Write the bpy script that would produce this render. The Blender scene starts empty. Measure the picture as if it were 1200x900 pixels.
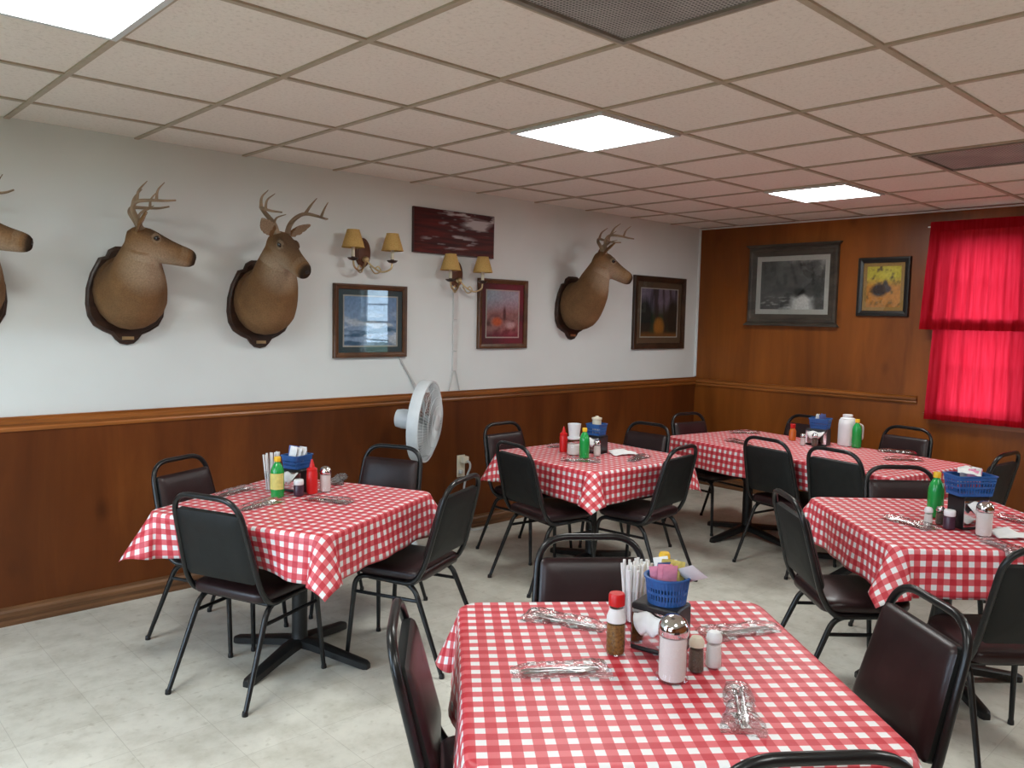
import bpy, math, random
from mathutils import Vector, Matrix, noise
random.seed(7)
PI = math.pi
scene = bpy.context.scene
COL = scene.collection

# ------------------------------------------------------------------ mesh helpers
class MB:
    """collects vertices, faces (with material slot) and optional uv, then links ONE mesh object"""
    def __init__(s):
        s.v, s.f, s.m, s.uv = [], [], [], None
    def add(s, vs, fs, mi=0, M=None):
        o = len(s.v)
        for p in vs:
            p = Vector(p)
            s.v.append(M @ p if M is not None else p)
        for f in fs:
            s.f.append([i + o for i in f]); s.m.append(mi)
        return s
    def box(s, c, d, mi=0, M=None):
        x, y, z = c; a, b, e = d[0] / 2, d[1] / 2, d[2] / 2
        vs = [(x + i * a, y + j * b, z + k * e) for i in (-1, 1) for j in (-1, 1) for k in (-1, 1)]
        return s.add(vs, [(0, 1, 3, 2), (4, 6, 7, 5), (0, 4, 5, 1), (2, 3, 7, 6), (0, 2, 6, 4), (1, 5, 7, 3)], mi, M)
    def rbox(s, c, d, r, mi=0, M=None):
        """box with bevelled edges, built as stacked rounded-rectangle rings"""
        x, y, z = c; h = d[2] / 2
        lev = [(r, -h), (r * .3, -h + r * .3), (0, -h + r), (0, h - r), (r * .3, h - r * .3), (r, h)]
        rings = []
        for ins, zz in lev:
            rings.append([(x + p[0], y + p[1], z + zz) for p in rrect(d[0] - 2 * ins, d[1] - 2 * ins, max(r - ins * .5, r * .4), 3)])
        return s.loft(rings, mi=mi, M=M)
    def loft(s, rings, cap=True, mi=0, closed=True, M=None):
        n = len(rings[0]); vs = [p for r in rings for p in r]; fs = []
        for i in range(len(rings) - 1):
            for j in range(n if closed else n - 1):
                k = (j + 1) % n
                fs.append((i * n + j, i * n + k, (i + 1) * n + k, (i + 1) * n + j))
        if cap:
            fs.append(tuple(range(n - 1, -1, -1)))
            fs.append(tuple(range((len(rings) - 1) * n, len(rings) * n)))
        return s.add(vs, fs, mi, M)
    def lathe(s, prof, n=24, mi=0, M=None, cap=True):
        rings = [[(r * math.cos(2 * PI * j / n), r * math.sin(2 * PI * j / n), z) for j in range(n)] for r, z in prof]
        return s.loft(rings, cap, mi, True, M)
    def tube(s, pts, r, n=10, mi=0, M=None, cap=True):
        pts = [Vector(p) for p in pts]; rings = []
        rs = r if isinstance(r, (list, tuple)) else [r] * len(pts)
        t = (pts[1] - pts[0]).normalized()
        up = Vector((0, 0, 1)) if abs(t.z) < .9 else Vector((1, 0, 0))
        a = t.cross(up).normalized()
        for i, p in enumerate(pts):
            if i == 0: t = (pts[1] - p)
            elif i == len(pts) - 1: t = (p - pts[i - 1])
            else: t = (pts[i + 1] - p).normalized() + (p - pts[i - 1]).normalized()
            t = t.normalized(); a = (a - t * a.dot(t)).normalized(); b = t.cross(a)
            rings.append([p + (a * math.cos(2 * PI * j / n) + b * math.sin(2 * PI * j / n)) * rs[i] for j in range(n)])
        return s.loft(rings, cap, mi, True, M)
    def build(s, name, mats, parent=None, smooth=True, loc=(0, 0, 0), angle=40):
        me = bpy.data.meshes.new(name)
        me.from_pydata([tuple(p) for p in s.v], [], s.f)
        for m in (mats if isinstance(mats, (list, tuple)) else [mats]): me.materials.append(m)
        me.polygons.foreach_set('material_index', s.m)
        if s.uv:
            l = me.uv_layers.new(name='UVMap')
            for lp in me.loops: l.data[lp.index].uv = s.uv[lp.vertex_index]
        me.validate(); me.update()
        if smooth:
            me.polygons.foreach_set('use_smooth', [True] * len(me.polygons))
            if angle: me.set_sharp_from_angle(angle=math.radians(angle))
        o = bpy.data.objects.new(name, me); COL.objects.link(o)
        o.location = loc
        if parent: o.parent = parent
        return o

def rrect(w, d, r, n=5):
    r = max(min(r, w / 2 - 1e-4, d / 2 - 1e-4), 1e-4); out = []
    for cx, cy, a0 in ((w / 2 - r, d / 2 - r, 0), (-w / 2 + r, d / 2 - r, 90), (-w / 2 + r, -d / 2 + r, 180), (w / 2 - r, -d / 2 + r, 270)):
        for i in range(n + 1):
            a = math.radians(a0 + 90 * i / n); out.append((cx + r * math.cos(a), cy + r * math.sin(a)))
    return out

def smooth_path(pts, sub=5):
    """Catmull-Rom through the points"""
    P = [Vector(p) for p in pts]; P = [P[0] * 2 - P[1]] + P + [P[-1] * 2 - P[-2]]; out = []
    for i in range(1, len(P) - 2):
        for k in range(sub):
            t = k / sub; a, b, c, d = P[i - 1], P[i], P[i + 1], P[i + 2]
            out.append(.5 * ((2 * b) + (c - a) * t + (2 * a - 5 * b + 4 * c - d) * t * t + (3 * b - a - 3 * c + d) * t ** 3))
    out.append(P[-2]); return out

def fillet(pts, r, n=5):
    """polyline with rounded corners; r per corner"""
    P = [Vector(p) for p in pts]; out = [P[0]]
    for i in range(1, len(P) - 1):
        rr = r if not isinstance(r, (list, tuple)) else r[i - 1]
        a = (P[i - 1] - P[i]); b = (P[i + 1] - P[i]); k = min(rr, a.length * .49, b.length * .49)
        A = P[i] + a.normalized() * k; B = P[i] + b.normalized() * k
        for j in range(n + 1):
            t = j / n; out.append(A * (1 - t) ** 2 + P[i] * 2 * t * (1 - t) + B * t * t)
    out.append(P[-1]); return out

def thing(name, label, cat, loc=(0, 0, 0), rz=0, group=None):
    o = bpy.data.objects.new(name, None); COL.objects.link(o)
    o.empty_display_size = .05; o.location = loc; o.rotation_euler = (0, 0, rz)
    return tag(o, label, cat, group)
def tag(o, label, cat, group=None):
    o['label'] = label; o['category'] = cat
    if group: o['group'] = group
    return o
def struct(o):
    o['kind'] = 'structure'; return o
def dup(root, loc, rz, label=None, group=None, rot=None):
    r = root.copy(); COL.objects.link(r); r.location = loc
    r.rotation_euler = rot if rot else (0, 0, rz)
    if label: r['label'] = label
    if group: r['group'] = group
    for ch in list(root.children):
        c = ch.copy(); COL.objects.link(c); c.parent = r
        for g in list(ch.children):
            d = g.copy(); COL.objects.link(d); d.parent = c
    return r
class Proto:
    """first use moves the thing itself, later uses copy it"""
    def __init__(s, root): s.root, s.used = root, False
    def put(s, loc, rz=0, label=None, group=None, rot=None):
        if s.used: return dup(s.root, loc, rz, label, group, rot)
        s.used = True; r = s.root; r.location = loc; r.rotation_euler = rot if rot else (0, 0, rz)
        if label: r['label'] = label
        if group: r['group'] = group
        return r

# ------------------------------------------------------------------ materials
def new_mat(name):
    m = bpy.data.materials.new(name); m.use_nodes = True; m.node_tree.nodes.clear()
    nt = m.node_tree; out = nt.nodes.new('ShaderNodeOutputMaterial'); b = nt.nodes.new('ShaderNodeBsdfPrincipled')
    nt.links.new(b.outputs[0], out.inputs[0]); return m, nt, b, out
def N(nt, typ, **kw):
    n = nt.nodes.new('ShaderNode' + typ)
    for k, v in kw.items():
        if k.startswith('i_'):
            key = k[2:]; n.inputs[int(key) if key.isdigit() else key].default_value = v
        else: setattr(n, k, v)
    return n
def L(nt, a, b): nt.links.new(a, b)
def rgba(c): return (c[0], c[1], c[2], 1)
def srgb(r, g, b):
    f = lambda c: (c / 255 / 12.92 if c <= 10 else ((c / 255 + .055) / 1.055) ** 2.4)
    return (f(r), f(g), f(b))
def coords(nt, scale=(1, 1, 1), kind='Object', rot=(0, 0, 0)):
    tc = N(nt, 'TexCoord'); mp = N(nt, 'Mapping'); mp.inputs['Scale'].default_value = scale; mp.inputs['Rotation'].default_value = rot
    L(nt, tc.outputs[kind], mp.inputs[0]); return mp.outputs[0]
def ramp(nt, stops):
    r = N(nt, 'ValToRGB'); e = r.color_ramp.elements
    e[0].position, e[0].color = stops[0][0], rgba(stops[0][1]); e[1].position, e[1].color = stops[-1][0], rgba(stops[-1][1])
    for p, c in stops[1:-1]:
        x = e.new(p); x.color = rgba(c)
    return r
def simple(name, c, rough=.5, metal=0, var=.12, vs=20, bump=0, bs=200, coat=0, spec=.5, trans=0, ior=1.45, alpha=1):
    m, nt, b, out = new_mat(name)
    v = coords(nt); n = N(nt, 'TexNoise', i_Scale=vs, i_Detail=3.0); L(nt, v, n.inputs['Vector'])
    r = ramp(nt, [(.3, [x * (1 - var) for x in c]), (.7, [min(1, x * (1 + var)) for x in c])]); L(nt, n.outputs[0], r.inputs[0])
    L(nt, r.outputs[0], b.inputs['Base Color'])
    b.inputs['Roughness'].default_value = rough; b.inputs['Metallic'].default_value = metal
    b.inputs['Coat Weight'].default_value = coat; b.inputs['Specular IOR Level'].default_value = spec
    b.inputs['Transmission Weight'].default_value = trans; b.inputs['IOR'].default_value = ior; b.inputs['Alpha'].default_value = alpha
    if bump:
        n2 = N(nt, 'TexNoise', i_Scale=bs, i_Detail=4.0); L(nt, v, n2.inputs['Vector'])
        bp = N(nt, 'Bump', i_Strength=bump, i_Distance=.004); L(nt, n2.outputs[0], bp.inputs['Height']); L(nt, bp.outputs[0], b.inputs['Normal'])
    return m
def wood(name, dark, mid, light, scale=(9, 9, .7), rough=.38, knots=True, spec=.4):
    m, nt, b, out = new_mat(name)
    v = coords(nt, scale); n = N(nt, 'TexNoise', i_Scale=1.0, i_Detail=6.0, i_Roughness=.6, i_Distortion=.6); L(nt, v, n.inputs['Vector'])
    r = ramp(nt, [(.28, dark), (.5, mid), (.74, light)]); L(nt, n.outputs[0], r.inputs[0])
    v2 = coords(nt, tuple(s * .12 + .25 for s in scale)); n2 = N(nt, 'TexNoise', i_Scale=1.4, i_Detail=2.0); L(nt, v2, n2.inputs['Vector'])
    r2 = ramp(nt, [(.3, (.62, .6, .58)), (.7, (1.18, 1.18, 1.18))]); L(nt, n2.outputs[0], r2.inputs[0])
    mx = N(nt, 'Mix', data_type='RGBA', blend_type='MULTIPLY'); mx.inputs[0].default_value = 1
    L(nt, r.outputs[0], mx.inputs[6]); L(nt, r2.outputs[0], mx.inputs[7])
    last = mx.outputs[2]
    if knots:
        v3 = coords(nt, (2.6, 2.6, 1.5)); vo = N(nt, 'TexVoronoi', i_Scale=1.0); L(nt, v3, vo.inputs['Vector'])
        r3 = ramp(nt, [(.02, (.35, .3, .28)), (.13, (1, 1, 1))]); L(nt, vo.outputs[0], r3.inputs[0])
        mx2 = N(nt, 'Mix', data_type='RGBA', blend_type='MULTIPLY'); mx2.inputs[0].default_value = .6
        L(nt, last, mx2.inputs[6]); L(nt, r3.outputs[0], mx2.inputs[7]); last = mx2.outputs[2]
    L(nt, last, b.inputs['Base Color']); b.inputs['Roughness'].default_value = rough; b.inputs['Specular IOR Level'].default_value = spec
    bp = N(nt, 'Bump', i_Strength=.12, i_Distance=.002); L(nt, n.outputs[0], bp.inputs['Height']); L(nt, bp.outputs[0], b.inputs['Normal'])
    return m
def emit(name, c, s):
    m = bpy.data.materials.new(name); m.use_nodes = True; nt = m.node_tree; nt.nodes.clear()
    out = N(nt, 'OutputMaterial'); e = N(nt, 'Emission'); e.inputs[0].default_value = rgba(c); e.inputs[1].default_value = s
    L(nt, e.outputs[0], out.inputs[0]); return m
def thin_glass(name, tint=(.97, .98, .98), rough=.02, refl=1.0, bump=0):
    m = bpy.data.materials.new(name); m.use_nodes = True; nt = m.node_tree; nt.nodes.clear()
    out = N(nt, 'OutputMaterial'); t = N(nt, 'BsdfTransparent'); g = N(nt, 'BsdfGlossy'); mx = N(nt, 'MixShader')
    t.inputs[0].default_value = rgba(tint); g.inputs['Roughness'].default_value = rough
    fr = N(nt, 'LayerWeight', i_Blend=.5); pw = N(nt, 'Math', operation='POWER'); pw.inputs[1].default_value = 4.0
    mu = N(nt, 'Math', operation='MULTIPLY_ADD', use_clamp=True); mu.inputs[1].default_value = .75 * refl; mu.inputs[2].default_value = .035 * refl
    L(nt, fr.outputs['Facing'], pw.inputs[0]); L(nt, pw.outputs[0], mu.inputs[0]); L(nt, mu.outputs[0], mx.inputs[0]); L(nt, t.outputs[0], mx.inputs[1]); L(nt, g.outputs[0], mx.inputs[2])
    L(nt, mx.outputs[0], out.inputs[0])
    if bump:
        v = coords(nt); n = N(nt, 'TexNoise', i_Scale=60.0, i_Detail=3.0); L(nt, v, n.inputs['Vector'])
        bp = N(nt, 'Bump', i_Strength=bump, i_Distance=.006); L(nt, n.outputs[0], bp.inputs['Height']); L(nt, bp.outputs[0], g.inputs['Normal']); L(nt, bp.outputs[0], fr.inputs['Normal'])
    return m
def attr_mat(name, rough=.6, bump=0, bs=(200, 200, 200), spec=.3):
    m, nt, b, out = new_mat(name)
    a = N(nt, 'VertexColor', layer_name='Col'); v = coords(nt, bs)
    n = N(nt, 'TexNoise', i_Scale=1.0, i_Detail=3.0); L(nt, v, n.inputs['Vector'])
    r = ramp(nt, [(.25, (.78, .78, .78)), (.75, (1.2, 1.2, 1.2))]); L(nt, n.outputs[0], r.inputs[0])
    mx = N(nt, 'Mix', data_type='RGBA', blend_type='MULTIPLY'); mx.inputs[0].default_value = 1
    L(nt, a.outputs[0], mx.inputs[6]); L(nt, r.outputs[0], mx.inputs[7]); L(nt, mx.outputs[2], b.inputs['Base Color'])
    b.inputs['Roughness'].default_value = rough; b.inputs['Specular IOR Level'].default_value = spec
    if bump:
        bp = N(nt, 'Bump', i_Strength=bump, i_Distance=.003); L(nt, n.outputs[0], bp.inputs['Height']); L(nt, bp.outputs[0], b.inputs['Normal'])
    return m

def gingham(name, per=.048):
    m, nt, b, out = new_mat(name)
    uv = N(nt, 'UVMap', uv_map='UVMap'); sp = N(nt, 'SeparateXYZ'); L(nt, uv.outputs[0], sp.inputs[0])
    def stripe(o):
        d = N(nt, 'Math', operation='DIVIDE'); d.inputs[1].default_value = per; L(nt, o, d.inputs[0])
        f = N(nt, 'Math', operation='FRACT'); L(nt, d.outputs[0], f.inputs[0])
        g = N(nt, 'Math', operation='GREATER_THAN'); g.inputs[1].default_value = .47; L(nt, f.outputs[0], g.inputs[0]); return g.outputs[0]
    a = stripe(sp.outputs[0]); c = stripe(sp.outputs[1])
    s = N(nt, 'Math', operation='ADD'); L(nt, a, s.inputs[0]); L(nt, c, s.inputs[1])
    h = N(nt, 'Math', operation='MULTIPLY'); h.inputs[1].default_value = .5; L(nt, s.outputs[0], h.inputs[0])
    r = ramp(nt, [(0, (.76, .76, .77)), (.4, (.64, .115, .135)), (.9, (.50, .026, .042))]); r.color_ramp.interpolation = 'CONSTANT'
    L(nt, h.outputs[0], r.inputs[0])
    v = coords(nt); n = N(nt, 'TexNoise', i_Scale=14.0, i_Detail=4.0); L(nt, v, n.inputs['Vector'])
    L(nt, r.outputs[0], b.inputs['Base Color'])
    b.inputs['Roughness'].default_value = .42; b.inputs['Specular IOR Level'].default_value = .5
    bp = N(nt, 'Bump', i_Strength=.35, i_Distance=.006); L(nt, n.outputs[0], bp.inputs['Height']); L(nt, bp.outputs[0], b.inputs['Normal'])
    return m

M = {}
M['white_wall'] = simple('white_wall', (.69, .73, .725), .75, var=.03, vs=2, bump=.05, bs=60)
M['panel'] = wood('wood_panelling', (.175, .047, .006), (.245, .070, .009), (.315, .095, .013), scale=(5, 5, .8), spec=.3)
M['wainscot'] = wood('wainscot_panelling', (.085, .022, .005), (.125, .033, .007), (.17, .049, .010), scale=(5, 5, .8), rough=.4, spec=.25)
M['trim'] = wood('varnished_trim', (.17, .055, .012), (.27, .088, .018), (.38, .13, .03), scale=(1.2, 1.2, 25), rough=.3, knots=False)
M['base_trim'] = wood('worn_baseboard', (.08, .035, .014), (.15, .066, .026), (.24, .11, .045), scale=(1.2, 1.2, 25), rough=.5, knots=False)
M['black'] = simple('black_painted_steel', (.008, .008, .0085), .28, var=.2, vs=30, spec=.5)
M['iron'] = simple('black_cast_iron', (.010, .010, .010), .45, var=.2, vs=40, bump=.1)
M['vinyl'] = simple('dark_maroon_vinyl', (.0195, .0085, .0092), .34, var=.25, vs=9, bump=.06, bs=350, spec=.45)
M['chair_back'] = simple('dark_grey_back_shell', (.011, .0115, .011), .55, spec=.3, var=.12, vs=25, bump=.05, bs=300)
M['cloth'] = gingham('red_gingham_vinyl')
M['felt'] = simple('white_flannel_backing', (.62, .62, .60), .9, var=.05)
M['table_wood'] = wood('table_edge_wood', (.1, .04, .012), (.16, .07, .02), (.22, .1, .03), scale=(1, 12, 12), knots=False)
M['steel'] = simple('stainless_steel', (.55, .55, .56), .18, 1, var=.08)
M['chrome'] = simple('chrome', (.72, .73, .75), .1, 1, var=.05)
M['brass'] = simple('aged_brass', (.55, .43, .24), .35, 1, var=.15)
M['white_plastic'] = simple('white_plastic', (.72, .73, .74), .35, var=.03)
M['fan_white'] = simple('fan_white_plastic', (.62, .66, .68), .4, var=.04)
M['fan_grey'] = simple('fan_grey_blade', (.36, .40, .42), .4, var=.05)
M['paper'] = simple('white_paper', (.74, .74, .73), .8, var=.04, vs=40)
M['film'] = thin_glass('clear_cutlery_film', (.96, .96, .97), .14, 2.4, bump=1.0)
M['glass'] = thin_glass('picture_glass', (.96, .97, .97), .015, 1.0)
M['window_glass'] = thin_glass('window_glass', (.95, .97, .97), .01, 1.0)
M['jar_glass'] = thin_glass('jar_glass', (.95, .96, .96), .03, 1.1)
M['napkin_black'] = simple('black_plastic', (.012, .012, .013), .3, var=.15)
M['blue_plastic'] = simple('blue_basket_plastic', (.020, .095, .30), .4, var=.1)
M['green'] = simple('green_bottle_plastic', (.010, .30, .055), .25, var=.08, coat=.4)
M['yellow_cap'] = simple('yellow_cap', (.75, .45, .02), .4, var=.04)
M['yellow_label'] = simple('yellow_label', (.60, .55, .16), .5, var=.12, vs=60)
M['red_plastic'] = simple('red_plastic', (.55, .012, .012), .35, var=.06)
M['orange_sauce'] = simple('orange_sauce', (.50, .12, .02), .3, var=.1)
M['pepper_flakes'] = simple('pepper_flakes', (.20, .105, .022), .5, var=.5, vs=160)
M['ground_pepper'] = simple('ground_pepper', (.10, .075, .055), .7, var=.4, vs=300)
M['sugar'] = simple('white_sugar', (.74, .70, .67), .8, var=.04, vs=300)
M['jelly'] = simple('purple_jelly', (.05, .018, .035), .3, var=.2)
M['pink'] = simple('pink_packet_paper', (.70, .26, .38), .6, var=.1, vs=60)
M['yellow'] = simple('yellow_packet_paper', (.55, .45, .13), .6, var=.25, vs=80)
M['blue_packet'] = simple('blue_packet_paper', (.10, .14, .36), .6, var=.2, vs=80)
M['ivory'] = simple('ivory_plastic', (.66, .60, .47), .4, var=.03)
M['bulb'] = simple('frosted_bulb', (.75, .74, .70), .3, var=.02)
M['cord_grey'] = simple('grey_cord', (.47, .48, .47), .5, var=.06)
M['shade'] = None
M['curtain'] = None
M['light'] = emit('fluorescent_diffuser', (.965, 1.0, .975), 12.0)
M['light_frame'] = simple('light_frame', (.62, .64, .66), .4, var=.03)
M['antler'] = simple('antler_bone', (.25, .175, .11), .5, var=.45, vs=9, bump=.15, bs=120)
M['plaque'] = wood('dark_walnut_plaque', (.018, .009, .006), (.038, .018, .011), (.065, .030, .016), scale=(2, 20, 20), knots=False, rough=.35)
M['eye'] = simple('glass_eye', (.006, .004, .003), .06, var=.1, coat=1)
M['nose'] = simple('deer_nose', (.012, .010, .010), .35, var=.2, vs=120, bump=.2)
M['fur'] = attr_mat('deer_fur', .85, .5, (140, 140, 140), .15)
M['art'] = attr_mat('printed_art', .55, 0, (60, 60, 60))

def curtain_mat():
    m = bpy.data.materials.new('red_curtain_fabric'); m.use_nodes = True; nt = m.node_tree; nt.nodes.clear()
    out = N(nt, 'OutputMaterial'); d = N(nt, 'BsdfDiffuse'); t = N(nt, 'BsdfTranslucent'); mx = N(nt, 'MixShader'); mx.inputs[0].default_value = .55
    v = coords(nt, (60, 60, 4)); n = N(nt, 'TexNoise', i_Scale=1.0, i_Detail=4.0); L(nt, v, n.inputs['Vector'])
    r = ramp(nt, [(.3, (.34, .006, .012)), (.7, (.44, .012, .022))]); L(nt, n.outputs[0], r.inputs[0]); L(nt, r.outputs[0], d.inputs[0])
    r2 = ramp(nt, [(.3, (.52, .010, .022)), (.7, (.62, .022, .042))]); L(nt, n.outputs[0], r2.inputs[0]); L(nt, r2.outputs[0], t.inputs[0])
    L(nt, d.outputs[0], mx.inputs[1]); L(nt, t.outputs[0], mx.inputs[2]); L(nt, mx.outputs[0], out.inputs[0]); return m
M['curtain'] = curtain_mat()
def shade_mat():
    m = bpy.data.materials.new('tan_lamp_shade_fabric'); m.use_nodes = True; nt = m.node_tree; nt.nodes.clear()
    out = N(nt, 'OutputMaterial'); d = N(nt, 'BsdfDiffuse'); t = N(nt, 'BsdfTranslucent'); mx = N(nt, 'MixShader'); mx.inputs[0].default_value = .25
    v = coords(nt, (120, 120, 120)); n = N(nt, 'TexNoise', i_Scale=1.0); L(nt, v, n.inputs['Vector'])
    r = ramp(nt, [(.3, (.60, .39, .135)), (.7, (.72, .49, .19))]); L(nt, n.outputs[0], r.inputs[0]); L(nt, r.outputs[0], d.inputs[0]); L(nt, r.outputs[0], t.inputs[0])
    L(nt, d.outputs[0], mx.inputs[1]); L(nt, t.outputs[0], mx.inputs[2]); L(nt, mx.outputs[0], out.inputs[0]); return m
M['shade'] = shade_mat()

# ------------------------------------------------------------------ room shell
T = .61                                     # ceiling tile
YL, XB, XF, YR, H = 2.26, 6.58, -2.4, -5.0, 2.545

def floor_mat():
    m, nt, b, out = new_mat('vinyl_floor_tile'); v = coords(nt)
    br = N(nt, 'TexBrick', offset=0.0, squash=1.0); L(nt, v, br.inputs['Vector'])
    br.inputs['Scale'].default_value = 1; br.inputs['Brick Width'].default_value = .305; br.inputs['Row Height'].default_value = .305
    br.inputs['Mortar Size'].default_value = .0012; br.inputs['Mortar Smooth'].default_value = .3; br.inputs['Bias'].default_value = 0
    br.inputs['Color1'].default_value = rgba((.60, .585, .515)); br.inputs['Color2'].default_value = rgba((.65, .635, .565)); br.inputs['Mortar'].default_value = rgba((.46, .44, .38))
    n = N(nt, 'TexNoise', i_Scale=7.0, i_Detail=7.0, i_Roughness=.65); L(nt, v, n.inputs['Vector'])
    r = ramp(nt, [(.32, (.80, .79, .76)), (.55, (1.0, 1.0, 1.0)), (.75, (1.1, 1.1, 1.09))]); L(nt, n.outputs[0], r.inputs[0])
    mx = N(nt, 'Mix', data_type='RGBA', blend_type='MULTIPLY'); mx.inputs[0].default_value = 1
    L(nt, br.outputs[0], mx.inputs[6]); L(nt, r.outputs[0], mx.inputs[7])
    n2 = N(nt, 'TexNoise', i_Scale=26.0, i_Detail=4.0); L(nt, v, n2.inputs['Vector'])
    r2 = ramp(nt, [(.28, (.72, .70, .66)), (.40, (1, 1, 1))]); L(nt, n2.outputs[0], r2.inputs[0])
    m2 = N(nt, 'Mix', data_type='RGBA', blend_type='MULTIPLY'); m2.inputs[0].default_value = .6
    L(nt, mx.outputs[2], m2.inputs[6]); L(nt, r2.outputs[0], m2.inputs[7]); L(nt, m2.outputs[2], b.inputs['Base Color'])
    b.inputs['Roughness'].default_value = .36; b.inputs['Specular IOR Level'].default_value = .4
    bp = N(nt, 'Bump', i_Strength=.08, i_Distance=.003); L(nt, n.outputs[0], bp.inputs['Height']); L(nt, bp.outputs[0], b.inputs['Normal']); return m
def ceil_mat():
    m, nt, b, out = new_mat('ceiling_tile'); v = coords(nt)
    n = N(nt, 'TexNoise', i_Scale=60.0, i_Detail=5.0, i_Roughness=.7); L(nt, v, n.inputs['Vector'])
    r = ramp(nt, [(.36, (.72, .655, .60)), (.46, (.82, .755, .70)), (.7, (.85, .785, .73))]); L(nt, n.outputs[0], r.inputs[0]); L(nt, r.outputs[0], b.inputs['Base Color'])
    b.inputs['Roughness'].default_value = .9
    bp = N(nt, 'Bump', i_Strength=.5, i_Distance=.004); L(nt, n.outputs[0], bp.inputs['Height']); L(nt, bp.outputs[0], b.inputs['Normal']); return m
struct(MB().box(((XB + XF) / 2, (YL + YR) / 2, -.05), (XB - XF + .4, YL - YR + .4, .1)).build('floor', floor_mat(), smooth=False))
gx = [T * k for k in range(-5, 11)]           # grid lines across (towards the white wall)
gy = [T * k for k in range(-8, 4)]            # grid lines along it
LIGHTS = [(0, 0), (4, 0), (8, 0), (0, -5), (4, -5), (8, -5), (-4, 0), (-4, -5)]     # tile indices: x in [k,k+1]; y in [j,j+1]
VENTS = [(2, -2), (7, -2)]
ce = MB()
xs = [XF] + [x for x in gx if XF < x < XB] + [XB]; ys = [YR] + [y for y in gy if YR < y < YL] + [YL]
holes = {(round(a * T, 3), round(b * T, 3)) for a, b in LIGHTS + VENTS}
def sag(u, v): return -.006 * math.sin(PI * u) * math.sin(PI * v)
for i in range(len(xs) - 1):
    for j in range(len(ys) - 1):
        if (round(xs[i], 3), round(ys[j], 3)) in holes: continue
        n = 4; vs = []; s_ = random.uniform(.2, 1.5)
        for a in range(n + 1):
            for c in range(n + 1):
                u, w = a / n, c / n
                vs.append((xs[i] + (xs[i + 1] - xs[i]) * u, ys[j] + (ys[j + 1] - ys[j]) * w, H + .006 + s_ * sag(u, w)))
        fs = [(a * (n + 1) + c, a * (n + 1) + c + 1, (a + 1) * (n + 1) + c + 1, (a + 1) * (n + 1) + c) for a in range(n) for c in range(n)]
        ce.add(vs, fs)
ce.box(((XB + XF) / 2, (YL + YR) / 2, H + .19), (XB - XF + .4, YL - YR + .4, .1))
ceiling = struct(ce.build('ceiling', ceil_mat()))
g = MB()
for x in xs[1:-1]: g.box((x, (YL + YR) / 2, H + .002), (.024, YL - YR, .008))
for y in ys[1:-1]: g.box(((XB + XF) / 2, y, H + .0021), (XB - XF, .024, .008))
g.build('ceiling_grid', simple('tan_grid_bar', (.42, .35, .265), .5, var=.08), ceiling, smooth=False)

def wall_box(mb, axis, at, th, u0, u1, z0, z1, mi=0):
    """slab on the plane axis=at, thickness th (signed, away from the room)"""
    if axis == 'y': mb.box(((u0 + u1) / 2, at + th / 2, (z0 + z1) / 2), (u1 - u0, abs(th), z1 - z0), mi)
    else: mb.box((at + th / 2, (u0 + u1) / 2, (z0 + z1) / 2), (abs(th), u1 - u0, z1 - z0), mi)
def wall(name, axis, at, th, u0, u1, openings, mats):
    mb = MB(); cuts = sorted(openings); u = u0; top = H + .14
    for a, b, z0, z1 in cuts:
        wall_box(mb, axis, at, th, u, a, 0, top); wall_box(mb, axis, at, th, a, b, 0, z0); wall_box(mb, axis, at, th, a, b, z1, top); u = b
    wall_box(mb, axis, at, th, u, u1, 0, top)
    return struct(mb.build(name, mats, smooth=False))
W1 = (-.665, -.035, .93, 2.38)               # curtained window
W2 = (-3.95, -3.15, .93, 2.12)               # bare window further along the same wall
W3 = (.05, 1.85, .40, 2.2)                  # window behind the camera, beside the white wall
W4 = (-2.6, -1.2, .75, 2.15)
wall('wall_left', 'y', YL, .12, XF - .12, XB + .12, [], M['white_wall'])
wall('wall_back', 'x', XB, .12, YR - .12, YL, [W1, W2], M['panel'])
wall('wall_front', 'x', XF, -.12, YR - .12, YL, [W3, W4], M['panel'])
wall('wall_right', 'y', YR, -.12, XF, XB, [], M['panel'])
# wainscot, chair rails, baseboards
struct(MB().box(((XF + XB) / 2, YL - .004, .50), (XB - XF, .008, 1.0)).build('trim_1', M['wainscot'], smooth=False))
def rail(name, axis, at, out, u0, u1, z, h=.072, t=.022, m=None):
    """moulded rail; out = sign of direction into the room"""
    prof = [(0, -h / 2), (t * .55, -h / 2), (t * .7, -h * .32), (t * .55, -h * .2), (t, h * .02), (t, h * .22), (t * .6, h * .34), (t * .75, h / 2), (0, h / 2)]
    mb = MB(); rings = []
    for u in (u0, u1):
        rings.append([((u, at + out * a, z + b) if axis == 'y' else (at + out * a, u, z + b)) for a, b in prof])
    return struct(mb.loft(rings).build(name, m or M['trim'], smooth=False))
rail('trim_2', 'y', YL, -1, XF, XB - .001, 1.035, .075, .03)
rail('trim_3', 'x', XB, -1, .11, YL - .03, 1.025, .065, .024)
rail('trim_4', 'x', XB, -1, YR, -.80, 1.025, .065, .024)
rail('baseboard_left', 'y', YL, -1, XF, XB, .05, .10, .022, M['base_trim'])
rail('baseboard_back', 'x', XB, -1, YR, YL - .03, .05, .10, .02, M['base_trim'])
rail('baseboard_right', 'y', YR, 1, XF, XB, .05, .10, .02, M['base_trim'])
rail('baseboard_front', 'x', XF, 1, YR, YL - .03, .05, .10, .02, M['base_trim'])
struct(MB().box((XB - .009, (YL + YR) / 2, H - .008), (.018, YL - YR, .012)).build('trim_5', M['white_plastic'], smooth=False))
struct(MB().box((XB - .006, YL - .010, (1.08 + H) / 2), (.012, .020, H - 1.08)).build('trim_6', M['white_wall'], smooth=False))

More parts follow.
